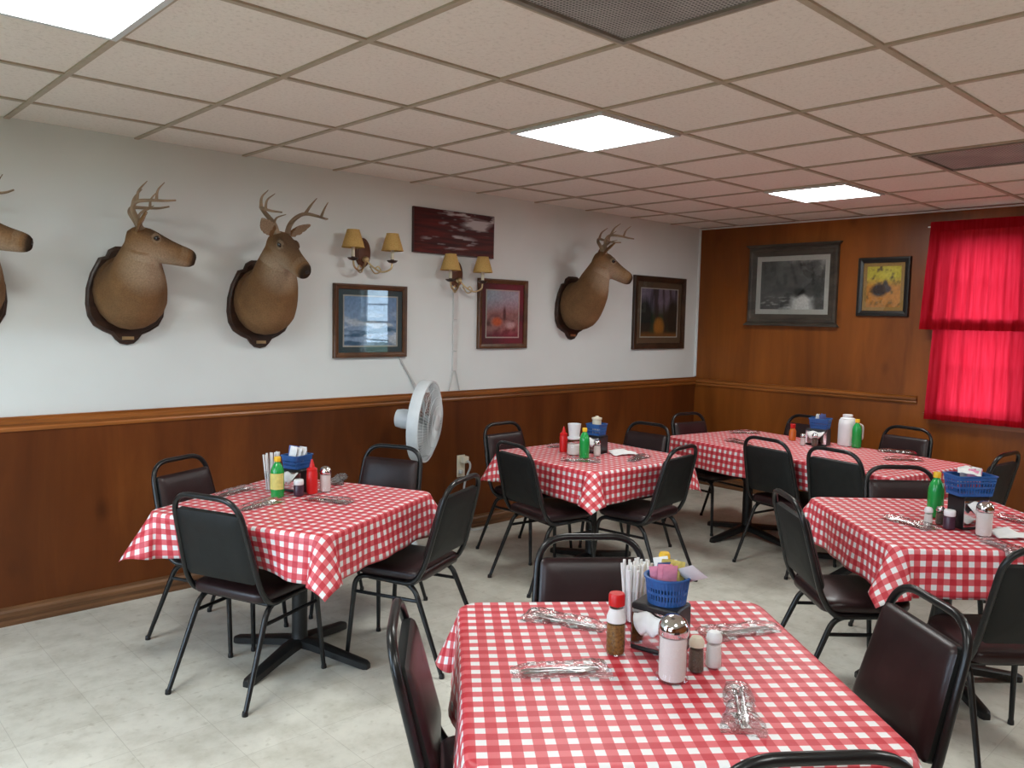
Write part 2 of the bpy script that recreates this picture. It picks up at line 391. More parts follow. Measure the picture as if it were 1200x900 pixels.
# windows: frame, two sashes with a muntin each, panes
def window(name, axis, at, th, spec, vert=False, m=None):
    a, b, z0, z1 = spec; w = b - a; c = (a + b) / 2; zm = (z0 + z1) / 2; m = m or M['white_plastic']
    def bx(mb, u, z, du, dz, d0, d1):
        s = 1 if th > 0 else -1
        if axis == 'x': mb.box((at + s * (d0 + d1) / 2, u, z), (d1 - d0, du, dz))
        else: mb.box((u, at + s * (d0 + d1) / 2, z), (du, d1 - d0, dz))
    f = MB()
    for u in (a + .018, b - .018): bx(f, u, (z0 + z1) / 2, .036, z1 - z0, .0, .11)
    for z in (z0 + .018, z1 - .018): bx(f, c, z, w, .036, .0, .11)
    root = struct(f.build(name, m, smooth=False))
    for k, (za, zb, dep) in enumerate(((z0 + .036, zm + .02, .045), (zm - .02, z1 - .036, .075))):
        s = MB(); zc = (za + zb) / 2
        for u in (a + .036 + .018, b - .036 - .018): bx(s, u, zc, .036, zb - za, dep, dep + .028)
        for z in (za + .018, zb - .018): bx(s, c, z, w - .072, .036, dep, dep + .028)
        bx(s, c, zc, w - .14, .018, dep + .005, dep + .023)
        so = s.build('sash', m, root, smooth=False)
        p = MB(); bx(p, c, zc, w - .144, zb - za - .072, dep + .012, dep + .016); p.build('pane', M['window_glass'], so, smooth=False)
    cs = MB()
    for u in (a - .03, b + .03): bx(cs, u, (z0 + z1) / 2, .06, z1 - z0 + .12, -.018, 0)
    bx(cs, c, z1 + .03, w, .06, -.018, 0)
    bx(cs, c, z0 - .012, w + .16, .024, -.05, 0); bx(cs, c, z0 - .055, w + .12, .06, -.016, 0)
    cs.build('window_casing', M['trim'], root, smooth=False)
    return root
window('window_1', 'x', XB, .12, W1)
window('window_2', 'x', XB, .12, W2)
window('window_3', 'x', XF, -.12, W3)
window('window_4', 'x', XF, -.12, W4)

# outdoors: lawn and a hedge beyond the windows
struct(MB().box((1.5, -1, -.45), (90, 90, .1)).build('ground', simple('lawn', (.050, .085, .030), .9, var=.4, vs=3), smooth=False))

# curtains
def curtain(name, label, y0, y1, z0, z1, flare, x, amp, waves, hem):
    root = thing(name, label, 'curtain', (x, (y0 + y1) / 2, z0), 0, 'red window curtains'); nu, nv = 150, 24
    mb = MB(); vs = []; yc = (y0 + y1) / 2; w = y1 - y0
    for j in range(nv + 1):
        t = j / nv; z = (z1 - z0) * t
        for i in range(nu + 1):
            u = i / nu; s = u * 2 - 1
            yy = s * w / 2 + s * flare * (1 - t)
            k = (.35 + .65 * (1 - t) ** .6)
            xx = amp * k * (math.sin(u * waves * 2 * PI + .7 * math.sin(9 * u)) + .35 * math.sin(u * waves * 3.7 * PI + 1 + t)) + .006 * noise.noise((u * 9, t * 3, x))
            if t > .93: xx *= .35
            vs.append((xx, yy, z))
    fs = [(j * (nu + 1) + i, j * (nu + 1) + i + 1, (j + 1) * (nu + 1) + i + 1, (j + 1) * (nu + 1) + i) for j in range(nv) for i in range(nu)]
    o = mb.add(vs, fs).build('fabric', M['curtain'], root, angle=None)
    h = MB(); vs2 = []; m = 5                                       # doubled hem along the bottom
    for j in range(m + 1):
        for i in range(nu + 1):
            p = vs[0 * (nu + 1) + i]; q = vs[3 * (nu + 1) + i]; t = j / m * hem / ((z1 - z0) * 3 / nv)
            vs2.append((p[0] + (q[0] - p[0]) * t - .003, p[1] + (q[1] - p[1]) * t, p[2] + (q[2] - p[2]) * t))
    h.add(vs2, [(j * (nu + 1) + i, j * (nu + 1) + i + 1, (j + 1) * (nu + 1) + i + 1, (j + 1) * (nu + 1) + i) for j in range(m) for i in range(nu)])
    h.build('hem', M['curtain'], root, angle=None)
    hd = MB().box((0, 0, z1 - z0 - .025), (.012, w, .075)); hd.build('rod_pocket', M['curtain'], root, smooth=False)
    r = MB().tube([(0, -w / 2 - .02, z1 - z0 - .025), (0, w / 2 + .02, z1 - z0 - .025)], .005); r.build('curtain_rod', M['white_plastic'], root)
    return root
curtain('window_curtain', 'upper red curtain tier hanging over the top half of the window', -.77, .045, 1.60, 2.43, .045, XB - .115, .012, 9, .055)
curtain('window_curtain', 'lower red curtain tier hanging under the upper one, down to the window sill', -.74, -.005, .885, 1.68, .03, XB - .082, .010, 8, .045)

# ceiling lights and vents
def ceiling_light(a, b, label):
    r = thing('ceiling_light', label, 'ceiling light', ((a + .5) * T, (b + .5) * T, H), 0, 'square ceiling light panels')
    f = MB(); s = T / 2 - .008; wd = .022
    for sg in (-1, 1):
        f.box((sg * (s - wd / 2), 0, -.004), (wd, 2 * s, .02)); f.box((0, sg * (s - wd / 2), -.0041), (2 * s - 2 * wd, wd, .02))
    f.build('frame', M['light_frame'], r, smooth=False)
    n = 10; d = MB(); q = s - wd; vs = []
    for i in range(n + 1):
        for j in range(n + 1):
            u, w = i / n * 2 - 1, j / n * 2 - 1; vs.append((u * q, w * q, -.004 - .010 * (1 - u ** 4) * (1 - w ** 4)))
    d.add(vs, [(i * (n + 1) + j, i * (n + 1) + j + 1, (i + 1) * (n + 1) + j + 1, (i + 1) * (n + 1) + j) for i in range(n) for j in range(n)])
    d.build('diffuser', M['light'], r)
LL = ['ceiling light panel at the upper left corner of the picture, above the white wall', 'largest whole ceiling light panel, in the middle of the picture', 'ceiling light panel nearest the wood panelled wall, above the framed pictures']
for k, (a, b) in enumerate(LIGHTS): ceiling_light(a, b, LL[k] if k < 3 else 'lit square ceiling panel behind or beside the camera')
def vent_mat():
    m, nt, b, out = new_mat('perforated_grey_vent'); v = coords(nt, (75, 75, 75))
    w = N(nt, 'TexVoronoi', i_Scale=1.0, i_Randomness=0.0); L(nt, v, w.inputs['Vector'])
    r = ramp(nt, [(.26, (.06, .056, .054)), (.36, (.40, .385, .375))]); L(nt, w.outputs[0], r.inputs[0])
    n = N(nt, 'TexNoise', i_Scale=4.0, i_Detail=4.0); L(nt, coords(nt), n.inputs['Vector']); r2 = ramp(nt, [(.3, (.7, .7, .7)), (.7, (1.1, 1.1, 1.1))]); L(nt, n.outputs[0], r2.inputs[0])
    mx = N(nt, 'Mix', data_type='RGBA', blend_type='MULTIPLY'); mx.inputs[0].default_value = 1; L(nt, r.outputs[0], mx.inputs[6]); L(nt, r2.outputs[0], mx.inputs[7])
    L(nt, mx.outputs[2], b.inputs['Base Color']); b.inputs['Roughness'].default_value = .6; return m
VM = vent_mat()
for (a, b), lab in zip(VENTS, ['large grey perforated ceiling vent at the top edge of the picture', 'grey perforated ceiling vent at the right edge, above the red curtains']):
    r = thing('ceiling_vent', lab, 'vent', ((a + .5) * T, (b + .5) * T, H), 0, 'ceiling vents')
    f = MB(); s = T / 2 - .012; wd = .02
    for sg in (-1, 1):
        f.box((sg * (s - wd / 2), 0, -.003), (wd, 2 * s, .012)); f.box((0, sg * (s - wd / 2), -.0031), (2 * s - 2 * wd, wd, .012))
    f.build('frame', simple('grey_vent_frame', (.24, .21, .18), .5), r, smooth=False)
    MB().box((0, 0, .004), (2 * s - 2 * wd, 2 * s - 2 * wd, .006)).build('grille', VM, r, smooth=False)

# ------------------------------------------------------------------ chairs  (origin: floor under the rear feet, facing +x)
def make_chair():
    r = thing('dining_chair', 'chair', 'chair')
    # leaning upright: point on the back plane at height z
    def bx(z): return .105 * (.875 - z) / (.875 - .47)
    # seat cushion
    def outline(ins):
        pts = []
        hw = .2 - ins; x0, x1 = .115 + ins, .515 - ins
        rf, rb = .11 - ins * .5, .05 - ins * .3
        for cx, cy, a0, rr in ((x1 - rf, hw - rf, 0, rf), (x0 + rb, hw - rb, 90, rb), (x0 + rb, -hw + rb, 180, rb), (x1 - rf, -hw + rf, 270, rf)):
            for i in range(7):
                a = math.radians(a0 + 15 * i); pts.append((cx + rr * math.cos(a), cy + rr * math.sin(a)))
        return pts
    rings = []
    for ins, z in ((.018, .413), (.004, .418), (0, .428), (0, .447), (.005, .457), (.016, .464), (.04, .469), (.08, .473), (.13, .475), (.17, .4755)):
        rings.append([(x, y, z) for x, y in outline(ins)])
    MB().loft(rings).build('seat', M['vinyl'], r, angle=60)
    # backrest: padded front (slot 0) and flat back shell (slot 1)
    zb, zt = .505, .805; zc = (zb + zt) / 2
    ang = math.atan2(.105, .405)
    MX = Matrix.Translation((bx(zc), 0, zc)) @ Matrix.Rotation(-ang, 4, 'Y')      # local z up the pad, local x to the front
    hp = (zt - zb) / 2 / math.cos(ang)
    def pad(ins):
        pts = []
        for cx, cy, a0 in ((1, 1, 0), (-1, 1, 90), (-1, -1, 180), (1, -1, 270)):
            rr = .022
            w = (.174 if cy > 0 else .190) - ins; h = hp - ins
            for i in range(5):
                a = math.radians(a0 + 22.5 * i); pts.append((cx * (w - rr) + rr * math.cos(a), cy * (h - rr) + rr * math.sin(a)))
        return pts
    def bow(y): return -.012 * (1 - (y / .19) ** 2)
    rr = []
    for ins, d in ((0, .000), (0, .022), (.006, .030), (.02, .036), (.05, .040), (.09, .042)):
        rr.append([(d + bow(y), y, t) for y, t in pad(ins)])
    mb = MB().loft([rr[0], rr[1]], cap=False, mi=1, M=MX)
    mb.loft(rr[1:], cap=False, mi=0, M=MX); n = len(rr[-1]); mb.add(rr[-1], [tuple(range(n))], 0, MX)
    bk = [[(d + bow(y), y, t) for y, t in pad(ins)] for ins, d in ((0, 0), (.004, -.003), (.06, -.004), (.11, -.004))]
    mb.loft(bk, cap=False, mi=1, M=MX); mb.add(bk[-1], [tuple(range(n - 1, -1, -1))], 1, MX)
    mb.build('backrest', [M['vinyl'], M['chair_back']], r, angle=50)
    # back frame tube
    yt, yb = .180, .203
    side = lambda s: [(.40, s * .185, .405), (.155, s * yb, .405), (bx(.49), s * yb, .49), (bx(.872), s * .176, .872)]
    path = fillet(side(1) + list(reversed(side(-1))), [.05, .05, .105, .105, .05, .05], 9)
    MB().tube(path, .0122, 10).build('back_frame', M['black'], r)
    # legs
    for s in (1, -1):
        f = fillet([(.36, s * .17, .405), (.475, s * .185, .402), (.508, s * .208, .006)], .06, 6)
        MB().tube(f, [.0125] * (len(f) - 1) + [.0098], 10).lathe([(.0125, 0), (.013, .004), (.012, .016), (.0105, .02)], 10, M=Matrix.Translation((.508, s * .208, 0))).build('leg', M['black'], r)
        f = fillet([(.30, s * .17, .4), (.165, s * .185, .398), (0, s * .212, .006)], .06, 6)
        MB().tube(f, [.0125] * (len(f) - 1) + [.0098], 10).lathe([(.0125, 0), (.013, .004), (.012, .016), (.0105, .02)], 10, M=Matrix.Translation((0, s * .212, 0))).build('leg', M['black'], r)
        MB().tube([(.480, s * .190, .325), (.133, s * .191, .325)], .0085, 8).build('stretcher', M['black'], r)
    MB().tube([(.17, -.185, .402), (.17, .185, .402)], .010, 8).tube([(.42, -.18, .404), (.42, .18, .404)], .010, 8).tube([(.17, -.18, .404), (.44, -.178, .404)], .010, 8).tube([(.17, .18, .404), (.44, .178, .404)], .010, 8).build('seat_frame', M['black'], r)
    return r
chair = Proto(make_chair())
R = math.radians
CG = 'black framed dining chairs'
CHAIRS = [  # x, y, yaw, label
 (.962, .783, 22, 'black chair with its back to the camera, in front of the left table'),
 (2.047, .43, 114, 'black chair with maroon seat pulled out on the right side of the left table'),
 (1.215, 1.715, -65, 'black chair between the left table and the wainscot, below the first deer mount'),
 (2.32, 1.39, 205, 'black chair in front of the white fan, behind the left table'),
 (2.93, 1.06, -9, 'black chair with its back to the camera at the left side of the middle table'),
 (3.70, .365, 97, 'black chair with its back to the camera at the right side of the middle table'),
 (3.53, 1.805, -88, 'black chair against the wainscot beside the wall outlet, at the middle table'),
 (4.42, 1.17, 182, 'black chair behind the middle table, facing the camera, its top rail over the cloth'),
 (4.43, .25, -10, 'left one of the two black chairs with backs to the camera along the long table'),
 (4.36, -.235, -9, 'right one of the two black chairs with backs to the camera along the long table'),
 (5.22, 1.40, -100, 'black chair in the far corner at the left head of the long table'),
 (5.12, -.965, 84, 'black chair seen edge-on at the right head of the long table'),
 (5.93, .70, 176, 'black chair behind the condiments on the far side of the long table'),
 (5.88, -.10, 172, 'black chair below the framed turkey picture on the far side of the long table'),
 (2.92, -.70, -43, 'black chair with maroon seat at the left side of the right table'),
 (2.86, -1.735, 47, 'black chair cut by the right picture edge, at the right table'),
 (4.08, -.73, -133, 'black chair facing the camera between the long table and the right table'),
 (1.735, -.61, -128.5, 'black chair facing the camera behind the straws of the nearest table'),
 (1.985, -1.64, 141.5, 'large maroon chair back facing the camera on the right side of the nearest table'),
 (.79, -.795, -38.5, 'black chair seen edge-on at the left side of the nearest table'),
 (.970, -1.818, 52, 'black chair at the bottom edge of the picture, only its top rail in view'),
]
for x, y, a, lab in CHAIRS: chair.put((x, y, 0), R(a), lab, CG)

# ------------------------------------------------------------------ tables and cloths
TZ = .742
def table(name, label, x, y, yaw, lx, ly, peds):
    r = thing(name, label, 'table', (x, y, 0), yaw)
    MB().loft([[(x, y, TZ - .003 + z) for x, y in rrect(lx - 2 * i, ly - 2 * i, .055, 8)] for i, z in ((.006, -.032), (0, -.027), (0, -.006), (.006, 0))]).build('tabletop', M['table_wood'], r)
    for px, py in peds:
        MB().box((px, py, TZ - .04), (.42, .06, .012)).box((px, py, TZ - .0401), (.06, .42, .012)).build('mounting_plate', M['iron'], r, smooth=False)
        MB().lathe([(.05, .06), (.038, .09), (.036, .12), (.036, TZ - .05), (.05, TZ - .045)], 20, M=Matrix.Translation((px, py, 0))).build('column', M['iron'], r)
        b = MB()
        for k in range(4):
            a = k * PI / 2; ca, sa = math.cos(a), math.sin(a); rings = []
            for d, w, z0, z1 in ((.0, .036, .050, .092), (.08, .034, .045, .086), (.18, .030, .030, .068), (.28, .027, .014, .050), (.34, .025, .004, .040), (.365, .022, .0, .036), (.382, .014, .0, .028)):
                rings.append([(px + ca * d - sa * q * w, py + sa * d + ca * q * w, z) for q, z in ((-1, z0), (1, z0), (1, z1 - .008), (.55, z1), (-.55, z1), (-1, z1 - .008))])
            b.loft(rings)
        b.build('cross_base', M['iron'], r)
    return r
def clamp01(t):
    t = max(0, min(1, t)); return t * t * (3 - 2 * t)
def cloth(label, x, y, yaw, lx, ly, ov, seed, push=(), ears=None, group='red gingham tablecloths'):
    """square cloth lying on the top, hanging over the sides, with a folded ear at each corner"""
    rnd = random.Random(seed); a, b = lx / 2 + .004, ly / 2 + .004; rad = .014; rc = .055
    def axis(h, n_in):
        o = [ov * (1 - i / 11) for i in range(10)] + [.014, .009, .004]
        r_ = [0, .014, .028, .042]
        inn = [-(h - rc) + 2 * (h - rc) * i / n_in for i in range(n_in + 1)]
        return [-(h + q) for q in o] + [-h + q for q in r_] + inn + [h - q for q in reversed(r_)] + [h + q for q in reversed(o)]
    U = axis(a, 24); V = axis(b, 24 if ly < 1.2 else 40)
    ears = ears or {}
    def prof(s, tilt):
        aa = min(s / rad, PI / 2 - tilt)
        o = rad * math.sin(aa); d = rad * (1 - math.cos(aa)); rest = max(0, s - rad * (PI / 2 - tilt))
        return o + rest * math.sin(tilt), d + rest * math.cos(tilt), rest
    ph = [rnd.uniform(0, 6.28) for _ in range(8)]; ear = {}
    for sx in (-1, 1):
        for sy in (-1, 1): ear[(sx, sy)] = (rnd.uniform(.42, .58), rnd.uniform(.20, .30), rnd.uniform(-.12, .12))
    ear.update(ears)
    vs, uv = [], []
    for u0 in U:
        for v0 in V:
            u, v = u0, v0
            ox, oy = abs(u) - a, abs(v) - b; sx = 1 if u > 0 else -1; sy = 1 if v > 0 else -1
            z = TZ; cx, cy = ox + rc, oy + rc; rho = math.hypot(cx, cy) - rc; corner = cx > 0 and cy > 0
            if (ox <= 0 and oy <= 0 and not corner) or (corner and rho <= 0):
                p = [u, v, z + .0015 * noise.noise((u * 5 + seed, v * 5, 0))]
            elif not corner:
                onx = cy <= 0; s = ox if onx else oy; run = v if onx else u; half = (b if onx else a) - rc
                k = ph[(0 if sx > 0 else 1) if onx else (2 if sy > 0 else 3)]
                w = max(0, 1 - min(1, abs(run) / half) ** 6)
                tilt = .075 + w * (.05 * math.sin(run * 13 + k) + .035 * math.sin(run * 29 + 2 * k))
                sd = ('+x' if sx > 0 else '-x') if onx else ('+y' if sy > 0 else '-y')
                for q in push:                                   # where a chair back leans against the hanging cloth
                    if q[0] == sd: tilt += (q[3] - tilt) * clamp01(1.6 - abs(run - q[1]) / q[2])
                o, d, rest = prof(s, tilt)
                p = [sx * (a + o), v, z - d] if onx else [u, sy * (b + o), z - d]
            else:
                th = math.atan2(cy, cx); rho *= 1 - .17 * math.sin(2 * th) ** 2 * min(1, rho / .12); A, B, tw = ear[(sx, sy)]
                # square corner of the cloth: the hang follows the cloth distance along the fold
                o, d, rest = prof(rho, .075)
                f = 2 * PI * th / (PI / 2)
                out = A * (1 - math.cos(f)) / 2; lat = B * math.sin(f) + tw * (1 - math.cos(f)) / 2
                k2 = min(1, rest / .03)
                dx = math.cos(th) * (1 - k2 * .0); dy = math.sin(th)
                hx = math.cos(th) * o; hy = math.sin(th) * o
                ang = math.hypot(out, lat); sn = math.sin(min(ang, 1.3)); cs = math.cos(min(ang, 1.3))
                if ang > 1e-6:
                    e1 = Vector((1, 1)).normalized() * (out / ang) + Vector((1, -1)).normalized() * (lat / ang)
                    hx += e1.x * sn * rest; hy += e1.y * sn * rest; d = d - rest * math.cos(.075) + rest * cs
                p = [sx * (a - rc + rc * math.cos(th) + hx), sy * (b - rc + rc * math.sin(th) + hy), z - d]
            if corner and rho > 0:
                u = sx * (a - rc + (rho + rc) * math.cos(th)); v = sy * (b - rc + (rho + rc) * math.sin(th))
            vs.append(p); uv.append((u + seed * .37 + 10, v + seed * .21 + 10))
    n = len(V); mb = MB()
    mb.add(vs, [(i * n + j, (i + 1) * n + j, (i + 1) * n + j + 1, i * n + j + 1) for i in range(len(U) - 1) for j in range(n - 1)]); mb.uv = uv
    o = mb.build('tablecloth', [M['cloth'], M['felt']], None, angle=None)
    sm = o.modifiers.new('thick', 'SOLIDIFY'); sm.thickness = .0016; sm.offset = 0; sm.material_offset = 1; sm.material_offset_rim = 0
    o.location = (x, y, 0); o.rotation_euler = (0, 0, yaw)
    return tag(o, label, 'tablecloth', group)
TABLES = {'A': (1.50, .985, R(25)), 'B': (3.65, 1.04, R(-4)), 'C': (5.05, .275, R(-10)), 'D': (3.58, -1.15, R(47)), 'E': (1.283, -1.20, R(51.2))}
table('dining_table', 'square pedestal table on the left, under the red checked cloth below the deer', *TABLES['A'], .91, .91, [(0, 0)])
table('dining_table', 'square pedestal table in the middle of the room, in front of the wall outlet', *TABLES['B'], .91, .91, [(0, 0)])
table('long_dining_table', 'long two-pedestal table along the wood panelled wall', *TABLES['C'], .89, 1.83, [(0, .5), (0, -.5)])
table('dining_table', 'square table at the right edge of the picture, below the red curtains', *TABLES['D'], .91, .91, [(0, 0)])
table('dining_table', 'nearest square table, at the bottom of the picture', *TABLES['E'], .91, .91, [(0, 0)])
cloth('red and white checked tablecloth on the left table, below the deer heads', *TABLES['A'], .91, .91, .205, 1, [('-x', .05, .26, -.30)])
cloth('red and white checked tablecloth on the middle table, with a stacked white cup', *TABLES['B'], .91, .91, .205, 2, [('-y', .10, .24, -.06)], {(1, -1): (.22, .16, -.05)})
cloth('long red and white checked tablecloth on the long table by the panelled wall', *TABLES['C'], .89, 1.83, .20, 3, [('-x', -.13, .24, -.15), ('-x', -.62, .24, -.15)])
cloth('red and white checked tablecloth on the right table, below the curtains', *TABLES['D'], .91, .91, .205, 4)
cloth('large red and white checked tablecloth nearest the camera', *TABLES['E'], .91, .91, .205, 5)

# ------------------------------------------------------------------ deer mounts (local x right along the wall, -y out of the wall, z up)
def remeshed(mb, name, voxel, smooth_it):
    me = bpy.data.meshes.new(name); me.from_pydata([tuple(p) for p in mb.v], [], mb.f); me.update()
    o = bpy.data.objects.new(name, me); COL.objects.link(o)
    m = o.modifiers.new('r', 'REMESH'); m.mode = 'VOXEL'; m.voxel_size = voxel
    s = o.modifiers.new('s', 'SMOOTH'); s.factor = .5; s.iterations = smooth_it
    dg = bpy.context.evaluated_depsgraph_get(); dg.update()
    out = bpy.data.meshes.new_from_object(o.evaluated_get(dg), preserve_all_data_layers=False, depsgraph=dg)
    bpy.data.objects.remove(o); bpy.data.meshes.remove(me); out.name = name; return out
def ring(c, t, wv, hv, w, h, n=20, up_sq=0):
    return [c + wv * (w * math.cos(2 * PI * i / n)) + hv * (h * math.sin(2 * PI * i / n)) for i in range(n)]
def deer(label, X, Z, poll, nose, spread, seed, plate=True, neck_w=1.0):
    """X,Z plaque centre on the wall; poll and nose in world coordinates"""
    root = thing('deer_mount', label, 'deer head', (X, YL, Z), 0, 'mounted deer heads on the white wall')
    o0 = Vector((X, YL, Z)); poll = Vector(poll) - o0; nose = Vector(nose) - o0
    F = (nose - poll).normalized(); Lt = Vector((0, 0, 1)).cross(F).normalized(); U = F.cross(Lt)     # Lt: the deer's left
    hl = (nose - poll).length; k = hl / .30
    at = lambda f, l, u: poll + F * (f * k) + Lt * (l * k) + U * (u * k)
    mb = MB()
    # neck and shoulder
    c0 = Vector((.0, -.030, .018)); c4 = at(.03, 0, -.035)
    cs = [c0, c0 + Vector((0, -.075, .0)), c0.lerp(c4, .42) + Vector((0, -.055, -.035)), c0.lerp(c4, .70) + Vector((0, -.025, -.025)), c4]
    rs = [(.178, .200), (.182, .200), (.148, .158), (.118, .126), (.078, .084)]
    P = smooth_path(cs, 5); rings = []
    for i, p in enumerate(P):
        t = i / (len(P) - 1) * (len(rs) - 1); a = min(int(t), len(rs) - 2); q = t - a
        w = rs[a][0] * (1 - q) + rs[a + 1][0] * q; h = rs[a][1] * (1 - q) + rs[a + 1][1] * q
        tan = (P[min(i + 1, len(P) - 1)] - P[max(i - 1, 0)]).normalized()
        if i < 4: tan = Vector((0, -1, 0)).lerp(tan, i / 6).normalized()
        wv = Vector((0, 0, 1)).cross(tan)
        wv = wv.normalized() if wv.length > .05 else Lt
        if i and wv.dot(prev) < 0: wv = -wv
        prev = wv
        rings.append(ring(p, tan, wv, tan.cross(wv) * (-1 if tan.cross(wv).z < 0 else 1), w * neck_w, h))
    mb.loft(rings)
    # head
    prof = [(-.050, -.016, .034, .042), (-.025, -.018, .058, .072), (.02, -.016, .068, .084), (.06, -.018, .071, .086), (.10, -.024, .066, .081), (.14, -.030, .059, .073),
            (.18, -.034, .052, .065), (.22, -.037, .047, .059), (.26, -.039, .045, .054), (.288, -.040, .040, .047), (.309, -.041, .025, .030)]
    mb.loft([ring(at(f, 0, u), F, Lt, U, w * k, h * k) for f, u, w, h in prof])
    for s in (1, -1):                                                       # brows and ears
        mb.loft([ring(at(f, s * l, u), F, Lt, U, w * k, w * k, 10) for f, l, u, w in ((.05, .045, .028, .008), (.075, .054, .034, .018), (.10, .054, .030, .016), (.125, .046, .020, .008))])
        A = at(.000, s * .050, .035); E = at(.020, s * .170, .130); d = (E - A).normalized(); nrm = (F * .9 + Lt * (s * .5) + Vector((0, 0, .1))).normalized(); nrm = (nrm - d * nrm.dot(d)).normalized(); wv = d.cross(nrm)
        er = []
        for t, w in ((0, .020), (.12, .030), (.3, .043), (.5, .046), (.7, .038), (.88, .021), (1, .006)):
            c = A.lerp(E, t); pts = []
            for i in range(16):
                q = 2 * PI * i / 16; y = math.cos(q); x = math.sin(q)
                pts.append(c + wv * (y * w * k) + nrm * (x * .0075 * k - .014 * k * (1 - y * y) * (1 - abs(t - .5))))
            er.append(pts)
        mb.loft(er)
    me = remeshed(mb, 'head_and_neck', .0068 * k, 5)
    # coat colours follow the animal's own markings
    ca = me.color_attributes.new('Col', 'FLOAT_COLOR', 'POINT'); rnd = seed * 3.1
    base, dark, pale, dkface = Vector((.235, .125, .054)), Vector((.080, .043, .022)), Vector((.42, .33, .24)), Vector((.075, .046, .028))
    for i, v in enumerate(me.vertices):
        p = v.co; q = p - poll; f, l, u = q.dot(F) / k, q.dot(Lt) / k, q.dot(U) / k
        nz = noise.noise((p * 9) + Vector((rnd, 0, 0))) * .5 + .5; nz2 = noise.noise((p * 30) + Vector((0, rnd, 0))) * .5 + .5
        c = base.lerp(dark, .40 * nz + .25 * nz2)
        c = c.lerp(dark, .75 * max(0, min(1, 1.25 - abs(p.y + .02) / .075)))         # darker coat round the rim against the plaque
        c = c.lerp(Vector((.34, .20, .10)), .5 * max(0, 1 - abs(p.z + .10) / .12) * max(0, min(1, -v.normal.y)))
        infront = f > -.03 and abs(l) < .1 and -.12 < u < .11
        w = max(0, 1 - (p - (poll + Vector((0, 0, -.125)) + F * .06)).length / .17); c = c.lerp(pale, .55 * min(1, w * 1.6) * max(0, min(1, .9 - v.normal.z * 1.5)))
        if not infront:
            c = c.lerp(dark, .55 * max(0, min(1, (v.normal.z - .15) * 1.6)) )                # darker nape
        else:
            if f > .01: c = c.lerp(dkface, .8 * max(0, min(1, (u + .02) * 18)) * min(1, f * 14) * (1 if f < .27 else .3))     # dark blaze on top of the muzzle
            if u < -.055: c = c.lerp(pale, min(1, (-.055 - u) * 22) * .45 * max(0, min(1, (f + .03) * 16)))                              # pale chin and throat
            de = min((Vector((f, l, u)) - Vector((.092, s * .062, .020))).length for s in (1, -1))
            if .014 < de < .026: c = c.lerp(pale, .28)
            if .225 < f < .262: c = c.lerp(pale, .12)
            if f > .27: c = c.lerp(dkface * .4, min(1, (f - .27) * 40))
        if f < .03 and abs(l) > .075 and u > .0 and v.normal.dot(F) > .2 and p.y < -.18: c = c.lerp(pale, .55)    # inside of the ears
        ca.data[i].color = (c.x, c.y, c.z, 1)
    me.materials.append(M['fur']); me.polygons.foreach_set('use_smooth', [True] * len(me.polygons))
    b = bpy.data.objects.new('head_and_neck', me); COL.objects.link(b); b.parent = root
    for s in (1, -1):
        e = MB().lathe([(.0001, -.012), (.008, -.0095), (.0118, -.004), (.0125, 0), (.0118, .004), (.008, .0095), (.0001, .012)], 14, M=Matrix.Translation(at(.093, s * .0600, .020)) @ Matrix.Scale(k * 1.25, 4)).build('eye', M['eye'], root)
        # antler: main beam with three tines
        bm = smooth_path([at(.012, s * .034, .050), at(-.018, s * .055, .095), at(-.048, s * .10 * spread, .135), at(-.040, s * .145 * spread, .170), at(.02, s * .180 * spread, .190), at(.090, s * .178 * spread, .208), at(.140, s * .150 * spread, .228)], 5)
        n = len(bm); an = MB().tube(bm, [.0165 * k * (1 - .72 * i / (n - 1)) + (.006 if i == 0 else 0) for i in range(n)], 10)
        for fr, tip, r0 in ((.19, (.050, .052, .185), .009), (.50, (-.010, .160 * spread, .285), .0105), (.74, (.070, .175 * spread, .300), .009)):
            st = bm[int(fr * (n - 1))]; tp = at(tip[0], s * tip[1], tip[2]); md = st.lerp(tp, .5) + F * (-.014 * k) + Lt * (s * .010 * k)
            tn = smooth_path([st, md, tp], 6); an.tube(tn, [r0 * k * (1 - .8 * i / (len(tn) - 1)) for i in range(len(tn))], 8)
        an.build('antler', M['antler'], root)
    nb = MB().loft([ring(at(f, 0, u), F, Lt, U, w * k, h * k, 16) for f, u, w, h in ((.278, -.020, .020, .010), (.293, -.025, .026, .017), (.304, -.030, .024, .017), (.3105, -.033, .014, .011))])
    nb.build('nose', M['nose'], root)
    # shield plaque with stepped shoulders and a tongue below
    half = [(0, .262), (.050, .260), (.085, .240), (.100, .205), (.135, .195), (.150, .165), (.178, .110), (.200, .030), (.205, -.050), (.196, -.115), (.168, -.165), (.120, -.196), (.078, -.214), (.060, -.240), (.036, -.262), (0, -.270)]
    out = half + [(-x, z) for x, z in reversed(half[1:-1])]
    sc = lambda q, y: [(x * q, y, z * q) for x, z in out]
    pl = MB().loft([sc(1, 0), sc(1, -.012), sc(.985, -.018), sc(.94, -.022), sc(.93, -.026), sc(.5, -.027)], cap=True); pl.build('plaque', M['plaque'], root, angle=30)
    if plate: MB().rbox((0, 0, 0), (.062, .018, .003), .001, M=Matrix.Translation((0, -.029, -.232)) @ Matrix.Rotation(PI / 2, 4, 'X')).build('name_plate', M['brass'], root, smooth=False)
    return root
deer('leftmost deer head, cut by the left edge of the picture, only muzzle showing', .385, 1.70, (.373, 1.93, 1.985), (.600, 1.80, 1.945), 1.0, 1)
deer('deer head mount in profile looking right, near the left end of the white wall', 1.15, 1.70, (1.10, 1.93, 1.985), (1.372, 1.86, 1.930), 1.0, 2)
